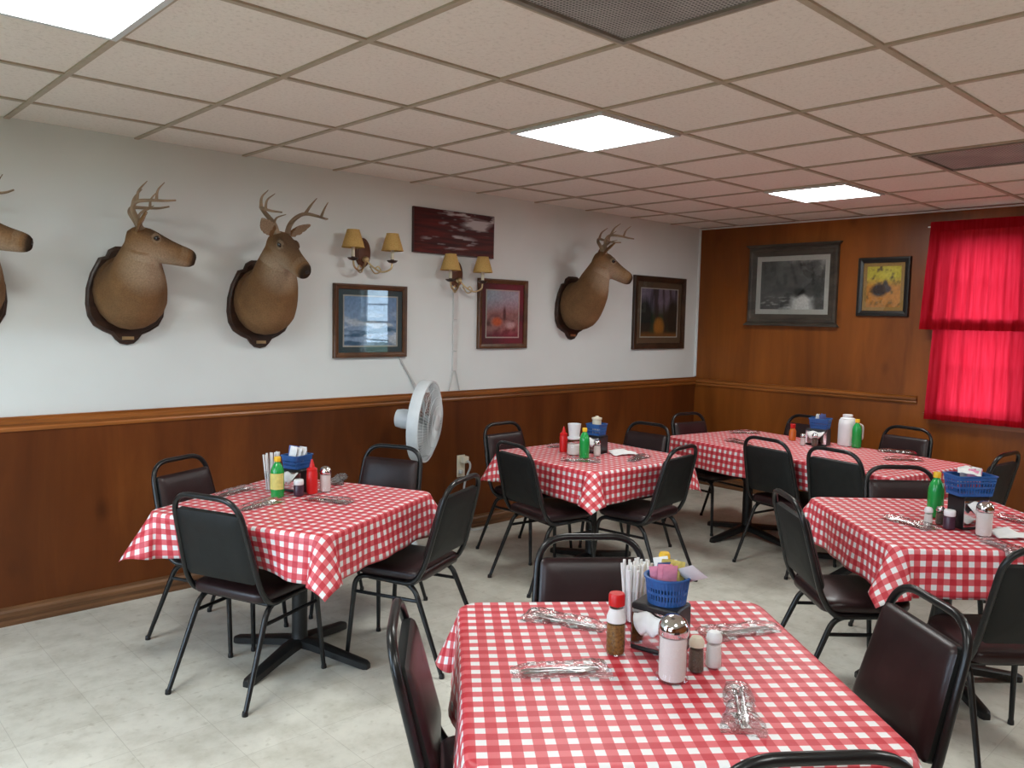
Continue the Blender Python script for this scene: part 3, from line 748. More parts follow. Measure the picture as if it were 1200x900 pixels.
deer('deer head turned towards the camera, left of the sconces', 1.92, 1.675, (1.895, 1.96, 2.035), (1.945, 1.70, 1.885), 1.05, 3)
deer('deer head mount beside the corner picture, the one furthest from the camera', 4.725, 1.72, (4.695, 1.93, 2.115), (4.93, 1.78, 1.990), 1.05, 4)

# ------------------------------------------------------------------ pictures
def lerp3(a, b, t): return tuple(a[i] * (1 - t) + b[i] * t for i in range(3))
def clamp(x, a=0, b=1): return max(a, min(b, x))
def fb(x, y, s=0, o=4):
    t, a, n = 0, .5, 0
    for i in range(o): t += a * noise.noise((x * 2 ** i, y * 2 ** i, s + i * 7.3)); n += a; a *= .5
    return t / n * .9 + .5
def blob(x, y, cx, cy, rx, ry, soft=.25):
    return clamp((1 - math.hypot((x - cx) / rx, (y - cy) / ry)) / soft)
def paint_winter(x, y):
    c = lerp3(srgb(150, 175, 205), srgb(110, 145, 185), y)
    c = lerp3(c, srgb(62, 100, 130), clamp((fb(x * 2, y * 9, 3) - .45) * 5) * clamp((.62 - y) * 4))
    return lerp3(c, srgb(195, 208, 220), clamp((fb(x * 2.5, y * 8, 8) - .52) * 6) * clamp((.75 - y) * 3))
def paint_autumn(x, y):
    c = lerp3(srgb(150, 110, 108), srgb(150, 165, 180), clamp((y - .5) * 3))
    c = lerp3(c, srgb(96, 62, 60), clamp((fb(x * 3, y * 5, 2) - .5) * 4) * clamp((.62 - y) * 4))
    c = lerp3(c, srgb(200, 95, 55), blob(x, y, .33, .33, .2, .12, .5)); c = lerp3(c, srgb(75, 55, 55), blob(x, y, .56, .5, .06, .2, .5))
    c = lerp3(c, srgb(200, 175, 175), .8 * blob(x, y, .75, .26, .2, .1, .6)); return lerp3(c, srgb(105, 45, 60), clamp((.16 - y) * 8))
def paint_woods(x, y):
    c = lerp3(srgb(40, 60, 42), srgb(118, 108, 128), clamp((y - .45) * 4))
    tr = clamp((fb(x * 7, y * .7, 5) - .52) * 7); c = lerp3(c, srgb(34, 30, 30), tr * .85)
    c = lerp3(c, srgb(26, 28, 24), blob(x, y, .12, .4, .22, .5, .4)); c = lerp3(c, srgb(26, 28, 24), blob(x, y, .88, .4, .22, .5, .4))
    c = lerp3(c, srgb(160, 105, 40), blob(x, y, .5, .2, .17, .24, .4)); return lerp3(c, srgb(115, 75, 35), clamp((.12 - y) * 12))
def paint_grey(x, y):
    g = .045 + .06 * fb(x * 5, y * 6, 1); g += .38 * clamp((y - .70 + .10 * math.sin(x * 6 + 1)) * 4) * clamp(fb(x * 4, y * 4, 4) * 1.6 - .35) * clamp((x - .25) * 3)
    if y > .5 and fb(x * 14, y * 3, 9) > .62: g *= .6
    g = g * (1 - blob(x, y, .62, .36, .11, .09, .4) * .85); g += .50 * clamp((.17 + .05 * fb(x * 8, y * 8, 3) - abs(x - .66) + .10 * (.3 - y)) * 9) * clamp((.30 + .03 * math.sin(x * 30) - y) * 14); g += .25 * clamp((fb(x * 6, y * 18, 6) - .62) * 8) * clamp((.35 - y) * 5) * (x < .5)
    return (g, g * 1.0, g * .95)
def paint_turkey(x, y):
    c = lerp3(srgb(190, 125, 55), srgb(185, 170, 50), clamp((y - .5) * 4)); c = lerp3(c, srgb(200, 185, 70), blob(x, y, .62, .85, .35, .25, .6))
    c = lerp3(c, srgb(95, 80, 45), clamp((fb(x * 6, y * 6, 2) - .55) * 4)); c = lerp3(c, srgb(48, 42, 46), blob(x, y, .38, .42, .30, .20, .4)); c = lerp3(c, srgb(60, 50, 50), blob(x, y, .55, .55, .10, .16, .5))
    c = lerp3(c, srgb(70, 60, 62), blob(x, y, .62, .45, .15, .12, .5)); return lerp3(c, srgb(170, 110, 50), clamp((.2 - y) * 6) * fb(x * 4, y * 12, 5))
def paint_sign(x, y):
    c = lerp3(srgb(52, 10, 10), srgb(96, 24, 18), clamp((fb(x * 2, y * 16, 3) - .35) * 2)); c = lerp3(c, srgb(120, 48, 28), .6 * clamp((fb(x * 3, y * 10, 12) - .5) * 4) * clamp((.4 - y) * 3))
    w = clamp((fb(x * 3.2, y * 11, 21) - .56) * 9) * (clamp((y - .45) * 3) * clamp((x - .22) * 4) + .9 * blob(x, y, .45, .3, .42, .22, .5)); w += blob(x, y, .75, .78, .27, .18, .5) * clamp(fb(x * 3, y * 9, 30) * 1.8 - .2)  # white glare reflections painted into the colour, plus worn white paint at lower centre
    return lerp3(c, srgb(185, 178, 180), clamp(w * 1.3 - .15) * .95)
def art(name, w, h, fn, root, y, nx=70):
    ny = max(8, int(nx * h / w)); mb = MB(); vs = []; cols = []
    for j in range(ny + 1):
        for i in range(nx + 1):
            u, v = i / nx, j / ny; vs.append(((u - .5) * w, y, (v - .5) * h)); cols.append(fn(u, v))
    mb.add(vs, [(j * (nx + 1) + i, j * (nx + 1) + i + 1, (j + 1) * (nx + 1) + i + 1, (j + 1) * (nx + 1) + i) for j in range(ny) for i in range(nx)])
    o = mb.build(name, M['art'], root, angle=None); ca = o.data.color_attributes.new('Col', 'FLOAT_COLOR', 'POINT')
    for i, c in enumerate(cols): ca.data[i].color = (c[0], c[1], c[2], 1)
    return o
def frame_mesh(w, h, prof):
    """mitred frame; prof = list of (inset from outer edge, outwards height)"""
    mb = MB(); corners = [(-1, -1), (1, -1), (1, 1), (-1, 1)]; n = len(prof); vs = []
    for sx, sz in corners:
        for a, d in prof: vs.append((sx * (w / 2 - a), -d, sz * (h / 2 - a)))
    fs = [(i * n + j, ((i + 1) % 4) * n + j, ((i + 1) % 4) * n + j + 1, i * n + j + 1) for i in range(4) for j in range(n - 1)]
    return mb.add(vs, fs)
def picture(label, wallside, u, z, w, h, fw, fmat, matw, matmat, fn, liner=None, group=None, ledges=False, dep=.03):
    loc, rz = ((u, YL, z), 0) if wallside == 'left' else ((XB, u, z), -PI / 2)
    r = thing('framed_picture', label, 'picture', loc, rz, group)
    frame_mesh(w, h, [(0, 0), (0, dep * .8), (.004, dep), (fw * .35, dep), (fw * .5, dep * .82), (fw * .85, dep * .7), (fw, dep * .62), (fw, .006)]).build('frame', fmat, r, smooth=False)
    iw, ih = w - 2 * fw, h - 2 * fw
    frame_mesh(iw + .004, ih + .004, [(0, .010), (matw + .002, .010), (matw + .002, .0075)]).build('mat_board', matmat, r, smooth=False)
    if liner: frame_mesh(iw - 2 * matw + .014, ih - 2 * matw + .014, [(0, .0098), (0, .0125), (.009, .0125), (.009, .008)]).build('liner', liner, r, smooth=False)
    art('artwork', iw - 2 * matw, ih - 2 * matw, fn, r, -.0085)
    MB().box((0, -.0155, 0), (iw + .002, .002, ih + .002)).build('glass', M['glass'], r, smooth=False)
    if ledges:
        for s in (1, -1):
            rings = [[(x * (w / 2 + e), -d, s * (h / 2 + q)) for e, d, q in ((0, 0, 0), (0, .032, 0), (.008, .036, .006), (.010, .040, .012), (.022, .052, .020), (.024, .054, .032), (.024, 0, .032))] for x in (-1, 1)]
            MB().loft(rings).build('ledge', fmat, r, smooth=False)
    return r
WF = wood('brown_picture_frame', (.06, .025, .010), (.10, .042, .016), (.15, .065, .025), scale=(9, 9, 9), knots=False, rough=.35)
DF = wood('dark_picture_frame', (.020, .010, .006), (.040, .019, .010), (.065, .032, .016), scale=(9, 9, 9), knots=False, rough=.35)
GF = wood('weathered_grey_frame', (.030, .024, .018), (.055, .044, .033), (.085, .068, .050), scale=(4, 12, 12), knots=False, rough=.55)
BF = simple('black_frame', (.010, .009, .008), .35)
TEAL = simple('teal_mat_board', (.035, .068, .080), .7, var=.05)
BURG = simple('burgundy_mat_board', (.085, .018, .026), .7, var=.05)
BRN = simple('brown_mat_board', (.10, .062, .035), .7, var=.08)
CREAM = simple('cream_mat_board', (.42, .41, .37), .7, var=.04)
TAN = simple('tan_mat_board', (.30, .17, .045), .7, var=.06)
picture('framed blue winter print with teal mat, reflecting a window, below the left sconce', 'left', 2.72, 1.58, .58, .49, .034, WF, .045, TEAL, paint_winter, CREAM)
picture('framed print with burgundy mat and an orange patch, below the right sconce', 'left', 3.93, 1.652, .515, .535, .036, WF, .052, BURG, paint_autumn, CREAM)
picture('dark framed woodland print with a golden tree, next to the room corner', 'left', 5.945, 1.70, .80, .68, .055, DF, .06, BRN, paint_woods, CREAM)
picture('large grey framed black and white landscape photograph with ledges, on the panelled wall', 'back', 1.25, 1.975, .86, .68, .075, GF, .045, CREAM, paint_grey, None, None, True, .034)
picture('small black framed picture of a dark turkey in yellow woods, on the panelled wall', 'back', .43, 1.947, .43, .49, .045, BF, .030, TAN, paint_turkey)
sg = thing('wall_sign', 'dark red glossy sign board with painted white glare and wear, high on the white wall', 'sign', (3.437, YL, 2.228), 0)
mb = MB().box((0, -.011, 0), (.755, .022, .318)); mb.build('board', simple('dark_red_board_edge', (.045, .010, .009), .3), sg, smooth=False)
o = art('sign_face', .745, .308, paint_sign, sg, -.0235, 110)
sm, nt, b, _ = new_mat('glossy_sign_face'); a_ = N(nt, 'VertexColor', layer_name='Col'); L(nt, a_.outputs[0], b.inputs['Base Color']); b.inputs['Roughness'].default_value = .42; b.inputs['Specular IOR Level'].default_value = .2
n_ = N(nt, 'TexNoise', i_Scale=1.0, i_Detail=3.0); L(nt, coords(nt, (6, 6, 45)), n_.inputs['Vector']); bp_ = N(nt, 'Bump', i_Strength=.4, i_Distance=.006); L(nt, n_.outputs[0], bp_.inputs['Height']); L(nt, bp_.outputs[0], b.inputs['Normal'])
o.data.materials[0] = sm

# ------------------------------------------------------------------ sconces, cords, outlet
SCW = wood('reddish_sconce_wood', (.07, .026, .014), (.12, .045, .024), (.17, .07, .036), scale=(9, 9, 3), knots=False)
def sconce(label, x, z):
    r = thing('wall_sconce', label, 'wall lamp', (x, YL, z), 0, 'two-armed wall sconces')
    e = [(math.cos(2 * PI * i / 32), math.sin(2 * PI * i / 32)) for i in range(32)]
    MB().loft([[(.058 * q * a, -y, .098 * q * c) for a, c in e] for q, y in ((1, 0), (1, .010), (.95, .016), (.82, .019), (.78, .024), (.3, .026))]).build('backplate', SCW, r, angle=30)
    MB().lathe([(.016, 0), (.02, .008), (.014, .02), (.018, .03), (.008, .04)], 16, M=Matrix.Translation((0, -.024, -.045)) @ Matrix.Rotation(PI / 2, 4, 'X')).build('boss', M['brass'], r)
    for s in (-1, 1):
        arm = smooth_path([(0, -.05, -.050), (s * .035, -.075, -.095), (s * .085, -.105, -.125), (s * .140, -.128, -.105), (s * .152, -.13, -.060)], 7)
        ar = MB().tube(arm, .0062, 10)
        sc = smooth_path([(s * .02, -.06, -.09), (s * .055, -.07, -.135), (s * .09, -.085, -.12), (s * .075, -.08, -.09), (s * .055, -.075, -.10)], 6); ar.tube(sc, .0045, 8)
        arm_o = ar.build('arm', M['brass'], r)
        c = Matrix.Translation((s * .152, -.13, 0))
        MB().lathe([(.006, -.066), (.026, -.060), (.036, -.050), (.036, -.046), (.014, -.048), (.012, -.040)], 18, M=c).build('drip_cup', M['plaque'], arm_o)
        MB().lathe([(.0115, -.045), (.0115, .055), (.005, .058)], 14, M=c).build('candle_tube', M['ivory'], arm_o)
        pr = [(.072, .020), (.066, .045), (.054, .085), (.044, .118), (.040, .130)]
        sh = MB(); sh.lathe(pr, 28, M=c, cap=False); sh.lathe([(q - .0015, zz) for q, zz in reversed(pr)], 28, M=c, cap=False)
        sh.lathe([(.0735, .017), (.0735, .023), (.071, .023), (.071, .017), (.0735, .017)], 28, M=c, cap=False); sh.lathe([(.0412, .127), (.0412, .132), (.039, .132), (.039, .127), (.0412, .127)], 28, M=c, cap=False)
        sh_o = sh.build('lamp_shade', M['shade'], r, angle=30)
        MB().lathe([(.006, .055), (.014, .070), (.016, .085), (.010, .102), (.002, .110)], 12, M=c).build('bulb', M['bulb'], sh_o)
        MB().tube([(s * .152, -.13, .110), (s * .152, -.13, .122)], .003, 6).tube([(s * .152 - .04, -.13, .122), (s * .152 + .04, -.13, .122)], .0018, 6).build('shade_holder', M['brass'], sh_o)
    return r
sconce('brass two-armed wall sconce with tan shades beside the deer that faces the camera', 2.655, 2.035)
sconce('brass two-armed wall sconce with tan shades below the dark red sign board', 3.46, 1.935)
def cord(label, pts, r=.0045, name='power_cord', m='cord_grey'):
    return tag(MB().tube(smooth_path(pts, 8), r, 8).build(name, M[m]), label, 'cord')
cv = thing('cord_cover', 'pale strip covering the cord that drops from the right sconce', 'cord cover', (3.456, YL, 0), 0)
mb = MB()
for k, (za, zb) in enumerate(((1.60, 1.83), (1.37, 1.60), (1.22, 1.37))): mb.rbox((0, -.007, (za + zb) / 2), (.040, .014, zb - za - .004), .003)
mb.build('channel', simple('painted_cord_cover', (.58, .58, .57), .6, var=.04), cv, smooth=False)
cord('left one of the two cords hanging below the pale cord cover', [(3.448, YL - .008, 1.235), (3.43, YL - .010, 1.17), (3.412, YL - .012, 1.11), (3.40, YL - .012, 1.066)])
cord('right one of the two cords hanging below the pale cord cover', [(3.464, YL - .008, 1.235), (3.48, YL - .010, 1.17), (3.495, YL - .012, 1.11), (3.505, YL - .012, 1.066)])
cord('thick grey cord curling down from the adapter in the wall outlet', [(3.545, YL - .062, .545), (3.562, YL - .075, .53), (3.572, YL - .07, .49), (3.562, YL - .05, .43), (3.55, YL - .03, .33), (3.56, YL - .03, .15), (3.60, YL - .06, .012), (3.75, YL - .09, .010)], .008)
cord('pale cord slanting down the white wall from the blue print to behind the fan', [(2.955, YL - .006, 1.34), (2.99, YL - .006, 1.28), (3.045, YL - .006, 1.20), (3.09, YL - .02, 1.12), (3.10, YL - .037, 1.04), (3.09, YL - .015, .95), (3.08, YL - .012, .55), (3.09, YL - .012, .12)], .008)
ol = thing('wall_outlet', 'cream wall outlet with a plugged adapter on the wainscot, right of the fan', 'outlet', (3.53, YL - .008, .50), 0)
MB().rbox((0, 0, 0), (.075, .165, .007), .002, M=Matrix.Translation((0, -.0035, 0)) @ Matrix.Rotation(PI / 2, 4, 'X')).build('cover_plate', M['ivory'], ol, smooth=False)
MB().rbox((0, 0, 0), (.05, .05, .045), .006, M=Matrix.Translation((.015, -.030, .05)) @ Matrix.Rotation(PI / 2, 4, 'X')).build('adapter', M['ivory'], ol, smooth=False)
MB().rbox((0, 0, 0), (.03, .028, .03), .005, M=Matrix.Translation((-.015, -.022, -.04)) @ Matrix.Rotation(PI / 2, 4, 'X')).build('plug', M['cord_grey'], ol, smooth=False)

# ------------------------------------------------------------------ fan
fan = thing('pedestal_fan', 'white pedestal fan standing by the wainscot, turned to the right', 'fan', (2.86, 1.93, 0), 0)
MB().lathe([(.21, 0), (.215, .012), (.19, .028), (.07, .045), (.03, .06), (.026, .10)], 32).build('base', M['fan_white'], fan)
MB().lathe([(.017, .05), (.017, .52), (.024, .53), (.024, .58), (.012, .59), (.012, .78)], 16).build('pole', M['fan_white'], fan)
hd = Matrix.Translation((.04, -.05, .925)) @ Matrix.Rotation(R(-54), 4, 'Z') @ Matrix.Rotation(R(90 + 4), 4, 'Y')      # local z = blowing direction
MB().lathe([(.03, -.20), (.058, -.19), (.066, -.15), (.066, -.08), (.058, -.045), (.012, -.04)], 24, M=hd).tube([hd @ Vector((0, 0, -.12)), (.0, 0, .85), (0, 0, .765)], [.03, .026, .02], 14).build('motor_housing', M['fan_white'], fan)
def guard(name, zs, depth, nsp):
    gm = MB(); RR = .262
    for k in range(nsp):
        a = 2 * PI * k / nsp; pts = []
        for t in (0, .25, .5, .75, .9, 1):
            q = .055 + (RR - .055) * t; z = zs + depth * (1 - t ** 2.6); sw = .25 * (1 - t) if depth > 0 else 0
            pts.append((q * math.cos(a + sw), q * math.sin(a + sw), z))
        gm.tube(pts, .0016, 5, M=hd, cap=False)
    for q in (.11, .17, .22):
        t = (q - .055) / (RR - .055); z = zs + depth * (1 - t ** 2.6)
        gm.tube([(q * math.cos(i * PI / 20), q * math.sin(i * PI / 20), z) for i in range(41)], .0018, 5, M=hd, cap=False)
    return gm.build(name, M['fan_white'], fan)
guard('front_guard', .035, .055, 72); guard('rear_guard', -.030, -.045, 72)
MB().lathe([(.262, -.035), (.272, -.035), (.274, -.03), (.274, .035), (.272, .04), (.262, .04), (.260, .03), (.260, -.03), (.262, -.035)], 48, M=hd, cap=False).build('guard_band', M['fan_white'], fan)
MB().lathe([(.001, .098), (.03, .097), (.055, .092), (.058, .084), (.05, .08)], 24, M=hd).build('badge_disc', M['fan_white'], fan)
hub = MB().lathe([(.038, -.015), (.042, .0), (.040, .03), (.02, .04)], 20, M=hd).build('blade_hub', M['fan_grey'], fan)
for k in range(5):
    bl = MB(); n = 10; vs = []
    for i in range(n + 1):
        t = i / n; q = .04 + .205 * t; w = .075 * math.sin(PI * (.18 + .72 * t)) ** .7
        for j in range(7):
            s = (j / 6 * 2 - 1) * w + .03 * t; a = 2 * PI * k / 5 + s / max(q, .06)
            vs.append((q * math.cos(a), q * math.sin(a), .012 + (j / 6 * 2 - 1) * .020 + .004 * math.sin(t * 3)))
    bl.add(vs, [(i * 7 + j, i * 7 + j + 1, (i + 1) * 7 + j + 1, (i + 1) * 7 + j) for i in range(n) for j in range(6)], M=hd)
    o = bl.build('blade', M['fan_grey'], hub); sd = o.modifiers.new('t', 'SOLIDIFY'); sd.thickness = .003

# ------------------------------------------------------------------ things on the tables
def bottle_green(label, loc, rz, h=.2):
    r = thing('green_bottle', label, 'bottle', loc, rz, 'green bottles with yellow caps'); k = h / .2
    S = Matrix.Scale(k, 4)
    MB().lathe([(.024, 0), (.031, .003), (.033, .010), (.031, .022), (.033, .034), (.0335, .06), (.032, .085), (.0325, .110), (.032, .128), (.027, .148), (.018, .164), (.0125, .172), (.0125, .18)], 28, M=S).build('bottle_body', M['green'], r)
    MB().lathe([(.0155, .176), (.016, .18), (.016, .197), (.014, .2)], 20, M=S).build('cap', M['yellow_cap'], r)
    lb = MB(); n = 14; vs = []
    for z in (.042, .120):
        for i in range(n + 1):
            a = R(120) + R(140) * i / n; vs.append((.0345 * math.cos(a), .0345 * math.sin(a), z))
    lb.add(vs, [(i, i + 1, n + 2 + i, n + 1 + i) for i in range(n)], M=S).build('bottle_label', M['yellow_label'], r)
    return r
def ketchup(label, loc):
    r = thing('ketchup_bottle', label, 'bottle', loc, 0, 'red squeeze bottles')
    MB().lathe([(.022, 0), (.027, .003), (.0275, .02), (.027, .10), (.024, .112)], 24).build('bottle_body', M['red_plastic'], r)
    MB().lathe([(.0255, .110), (.026, .122), (.014, .130), (.009, .150), (.004, .168)], 20).build('nozzle_cap', M['red_plastic'], r); return r
def sugar_shaker(label, loc, k=1.0, fluted=True):
    r = thing('sugar_dispenser', label, 'sugar dispenser', loc, 0, 'glass sugar dispensers'); S = Matrix.Scale(k, 4); n = 48
    def fl(prof): return [[((q + (.0009 * math.cos(12 * 2 * PI * j / n) if fluted else 0)) * math.cos(2 * PI * j / n), (q + (.0009 * math.cos(12 * 2 * PI * j / n) if fluted else 0)) * math.sin(2 * PI * j / n), z) for j in range(n)] for q, z in prof]
    MB().loft(fl([(.033, 0), (.0385, .004), (.0385, .012), (.0345, .020), (.0335, .05), (.0335, .115), (.0335, .120)]), cap=True, M=S).build('jar', M['jar_glass'], r)
    MB().lathe([(.030, .006), (.0325, .012), (.0325, .112), (.0, .116)], 32, M=S).build('sugar_fill', M['sugar'], r)
    MB().lathe([(.0365, .116), (.0372, .118), (.0372, .132), (.0355, .140), (.029, .153), (.018, .161), (.006, .164), (.001, .1645)], 32, M=S).build('chrome_lid', M['chrome'], r)
    return r
def shaker(label, loc, fill, name, cap='chrome', h=.088):
    r = thing(name, label, 'shaker', loc, 0, 'salt and pepper shakers'); k = h / .088; S = Matrix.Scale(k, 4)
    MB().lathe([(.017, 0), (.0195, .003), (.019, .03), (.0165, .06), (.0165, .066)], 20, M=S).build('jar', M['jar_glass'], r)
    MB().lathe([(.0155, .003), (.0178, .006), (.0172, .03), (.0155, .055), (.001, .057)], 20, M=S).build('fill', M[fill], r)
    MB().lathe([(.0178, .063), (.0182, .066), (.018, .076), (.013, .085), (.003, .088)], 20, M=S).build('shaker_cap', M[cap], r); return r
def dispenser(label, loc, rz, w=.105, d=.135, h=.132):
    """table-top napkin dispenser: dark housing, clear faceplate towards -x, napkins behind it"""
    r = thing('napkin_dispenser', label, 'napkin dispenser', loc, rz, 'napkin dispensers')
    mb = MB().rbox((0, 0, h - .010), (w, d, .02), .006).rbox((0, 0, .006), (w, d, .012), .004)
    mb.box((0, d / 2 - .003, h / 2), (w - .006, .006, h - .012)).box((0, -d / 2 + .003, h / 2), (w - .006, .006, h - .012)); mb.build('housing', M['napkin_black'], r, smooth=False)
    st = MB()
    for k in range(12): st.box((-w / 2 + .014 + k * (w - .028) / 11, 0, h * .48), (.004, d - .022, h * .76 - .004 * (k % 3)))
    st.build('napkin_stack', M['paper'], r, smooth=False)
    for s in (-1, 1): MB().rbox((0, 0, 0), (d - .004, h - .024, .004), .001, M=Matrix.Translation((s * (w / 2 - .004), 0, h / 2)) @ Matrix.Rotation(PI / 2, 4, 'Y') @ Matrix.Rotation(PI / 2, 4, 'Z')).build('faceplate', M['chrome'], r, smooth=False)
    f = MB(); n = 9; vs = []
    for i in range(n + 1):
        for j in range(n + 1):
            t, q = i / n, j / n * 2 - 1; vs.append((-w / 2 - .004 - .022 * math.sin(t * 2.2), q * (d * .42) * (1 - .55 * t ** 1.5), h * .84 - .050 * t + .006 * math.sin(q * 5)))
    f.add(vs, [(i * (n + 1) + j, i * (n + 1) + j + 1, (i + 1) * (n + 1) + j + 1, (i + 1) * (n + 1) + j) for i in range(n) for j in range(n)])
    o = f.build('pulled_napkin', M['paper'], r); o.modifiers.new('t', 'SOLIDIFY').thickness = .002
    return r
def basket(label, loc, rz, w=.115, d=.115, h=.075, round_=True, flare=.86):
    """openwork plastic basket"""
    r = thing('plastic_basket', label, 'basket', loc, rz, 'blue plastic condiment baskets')
    rad = min(w, d) / 2 * (.98 if round_ else .28); n = 5
    def rg(t, z, off=0):
        k = flare + (1 - flare) * t
        return [(x, y, z) for x, y in rrect((w + off) * k, (d + off) * k, rad * k, n)]
    mb = MB()
    mb.loft([rg(0, 0, -.006), rg(0, .0025, 0), rg(.05, .004, 0)], cap=True)
    for z0, z1 in ((.0, .014), (h * .40, h * .40 + .008), (h * .66, h * .66 + .008), (h - .016, h)):
        a, b_ = z0 / h, z1 / h
        mb.loft([rg(a, z0, 0), rg(b_, z1, 0), rg(b_, z1, -.006), rg(a, z0, -.006), rg(a, z0, 0)], cap=False)
    lo, hi = rg(0, 0, -.003), rg(1, h, -.003); m = len(lo); cnt = 40
    def along(pts, t):
        per = [0]
        for i in range(m): per.append(per[-1] + (Vector(pts[(i + 1) % m]) - Vector(pts[i])).length)
        q = (t % 1) * per[-1]
        for i in range(m):
            if per[i + 1] >= q: return Vector(pts[i]).lerp(Vector(pts[(i + 1) % m]), (q - per[i]) / max(per[i + 1] - per[i], 1e-9))
    for k in range(cnt): mb.tube([along(lo, k / cnt), along(hi, k / cnt)], .0026, 5)
    mb.loft([rg(1, h - .002, .0), rg(1, h - .001, .006), rg(1, h + .004, .006), rg(1, h + .005, 0), rg(1, h + .004, -.006), rg(1, h - .001, -.006), rg(1, h - .002, 0)], cap=False)
    mb.build('basket_body', M['blue_plastic'], r, angle=35); return r
def make_packet(mat):
    def b(name='sugar_packet'):
        mb = MB(); nx, nz = 6, 8; vs = []
        for s in (1, -1):
            for j in range(nz + 1):
                for i in range(nx + 1):
                    u, v = i / nx * 2 - 1, j / nz * 2 - 1
                    vs.append((u * .02, s * (.0004 + .0030 * (1 - u * u) * (1 - v ** 4)), .03 + v * .03))
        q = (nx + 1) * (nz + 1)
        fs = [(j * (nx + 1) + i, (j + 1) * (nx + 1) + i, (j + 1) * (nx + 1) + i + 1, j * (nx + 1) + i + 1) for j in range(nz) for i in range(nx)]
        fs += [tuple(q + k for k in reversed(f)) for f in fs]
        mb.add(vs, fs); return mb.build(name, M[mat])
    return b
PK = {}
def packet(mat, loc, rot, label, k=1.0, where='basket'):
    if mat not in PK: PK[mat] = make_packet(mat)(); o = PK[mat]
    else: o = PK[mat].copy(); COL.objects.link(o)
    o.location = loc; o.rotation_euler = rot; o.scale = (k, k, k)
    return tag(o, label, 'sugar packet', where)
def fill_basket(loc, h, w, d, mats, where, seed, tall=1.0):
    rnd = random.Random(seed); n = len(mats)
    for i, m in enumerate(mats):
        a = (i + .5) / n - .5
        px = a * w * .62; py = (.30 if i % 2 else -.22) * d * rnd.uniform(.3, .75)
        col = {'pink': 'pink', 'yellow': 'yellow', 'paper': 'white', 'blue_packet': 'blue'}[m]
        packet(m, (loc[0] + px, loc[1] + py, loc[2] + h * .60 + rnd.uniform(0, .012) * tall), (rnd.uniform(-.22, .22), rnd.uniform(-.3, .3), rnd.uniform(-.5, .5) + R(-40)), f'{col} sugar packet standing in the {where}', 1.0, f'{col} packets in the {where}')
def strawbunch(loc, n, label, group, h=.165, seed=1, ang0=0):
    rnd = random.Random(seed); proto = None
    for i in range(n):
        a = i * 2.4; q = .025 * math.sqrt((i + .5) / n)
        if proto is None:
            mb = MB().tube([(0, 0, 0), (0, 0, h)], .0040, 7); proto = mb.build('paper_wrapped_straw', M['paper']); o = proto
        else: o = proto.copy(); COL.objects.link(o)
        o.location = (loc[0] + q * math.cos(a), loc[1] + q * math.sin(a), loc[2] + .005)
        o.rotation_euler = (-q * 4.5 * math.sin(a) + rnd.uniform(-.03, .03), q * 4.5 * math.cos(a) + rnd.uniform(-.03, .03), 0); o.scale = (1, 1, rnd.uniform(.93, 1.04))
        tag(o, label, 'straw', group)
def glass_cup(label, loc, h=.10, r0=.026, r1=.032, mat='jar_glass', cat='cup', name='straw_cup'):
    o = MB().lathe([(r0 - .003, 0), (r0, .001), (r1, h), (r1 - .0018, h), (r0 - .0018, .004), (.001, .004)], 24).build(name, M[mat]); o.location = loc
    return tag(o, label, cat)
# cutlery rolled in clear film
def make_cutlery():
    r = thing('wrapped_cutlery', 'c', 'cutlery')
    def strip(path, n=8):
        mb = MB(); rings = []
        for x, y, z, w, t in path: rings.append([(x, y - w, z), (x, y - w * .5, z - t), (x, y + w * .5, z - t), (x, y + w, z), (x, y + w * .5, z + t), (x, y - w * .5, z + t)])
        return mb.loft(rings)
    f = strip([(-.095, -.006, .006, .0035, .001), (-.085, -.006, .0075, .0065, .0014), (-.05, -.005, .009, .005, .0016), (-.01, -.004, .008, .003, .0016), (.025, -.004, .007, .0034, .0014), (.04, -.004, .007, .010, .0012), (.058, -.004, .008, .0115, .001)])
    for k in range(4):
        y = -.004 + (k - 1.5) * .0066; f.tube([(.056, y, .008), (.075, y, .0105), (.095, y * .95, .0095)], [.0019, .0018, .0011], 6)
    f.build('fork', M['steel'], r, angle=50)
    strip([(-.098, .010, .006, .0040, .0018), (-.08, .010, .008, .0062, .0022), (-.02, .009, .009, .0058, .0022), (-.005, .009, .009, .0045, .0018), (.01, .008, .009, .0075, .001), (.07, .006, .010, .0085, .0008), (.098, .003, .010, .003, .0006)]).build('knife', M['steel'], r, angle=50)
    nx, ny = 40, 14; vs = []
    for s in (1, -1):
        for i in range(nx + 1):
            for j in range(ny + 1):
                u, v = i / nx * 2 - 1, j / ny * 2 - 1; x = u * .122; y = v * (.036 + .010 * u) * (1 - .14 * math.sin(u * 5 + 1)) + .004 * noise.noise((u * 6, 2, v))
                hh = .0010 + .0135 * (1 - v ** 4) * (1 - u ** 8) + (.006 * noise.noise((x * 55, y * 55, s)) + .005 * noise.noise((x * 120, y * 90, s + 4))) * (1 - v * v)
                vs.append((x, y, .0095 + s * max(.0004, hh) if s > 0 else max(.0012, .004 - hh)))
    q = (nx + 1) * (ny + 1); fs = [(i * (ny + 1) + j, (i + 1) * (ny + 1) + j, (i + 1) * (ny + 1) + j + 1, i * (ny + 1) + j + 1) for i in range(nx) for j in range(ny)]
    MB().add(vs, fs + [tuple(q + k for k in reversed(t)) for t in fs]).build('film_bag', M['film'], r, angle=None)
    return r
cut = Proto(make_cutlery())
def cutlery(x0, y0, x1, y1, label):
    cut.put(((x0 + x1) / 2, (y0 + y1) / 2, TZ + .002), math.atan2(y1 - y0, x1 - x0), label, 'cutlery wrapped in clear film')
ZT = TZ + .0025
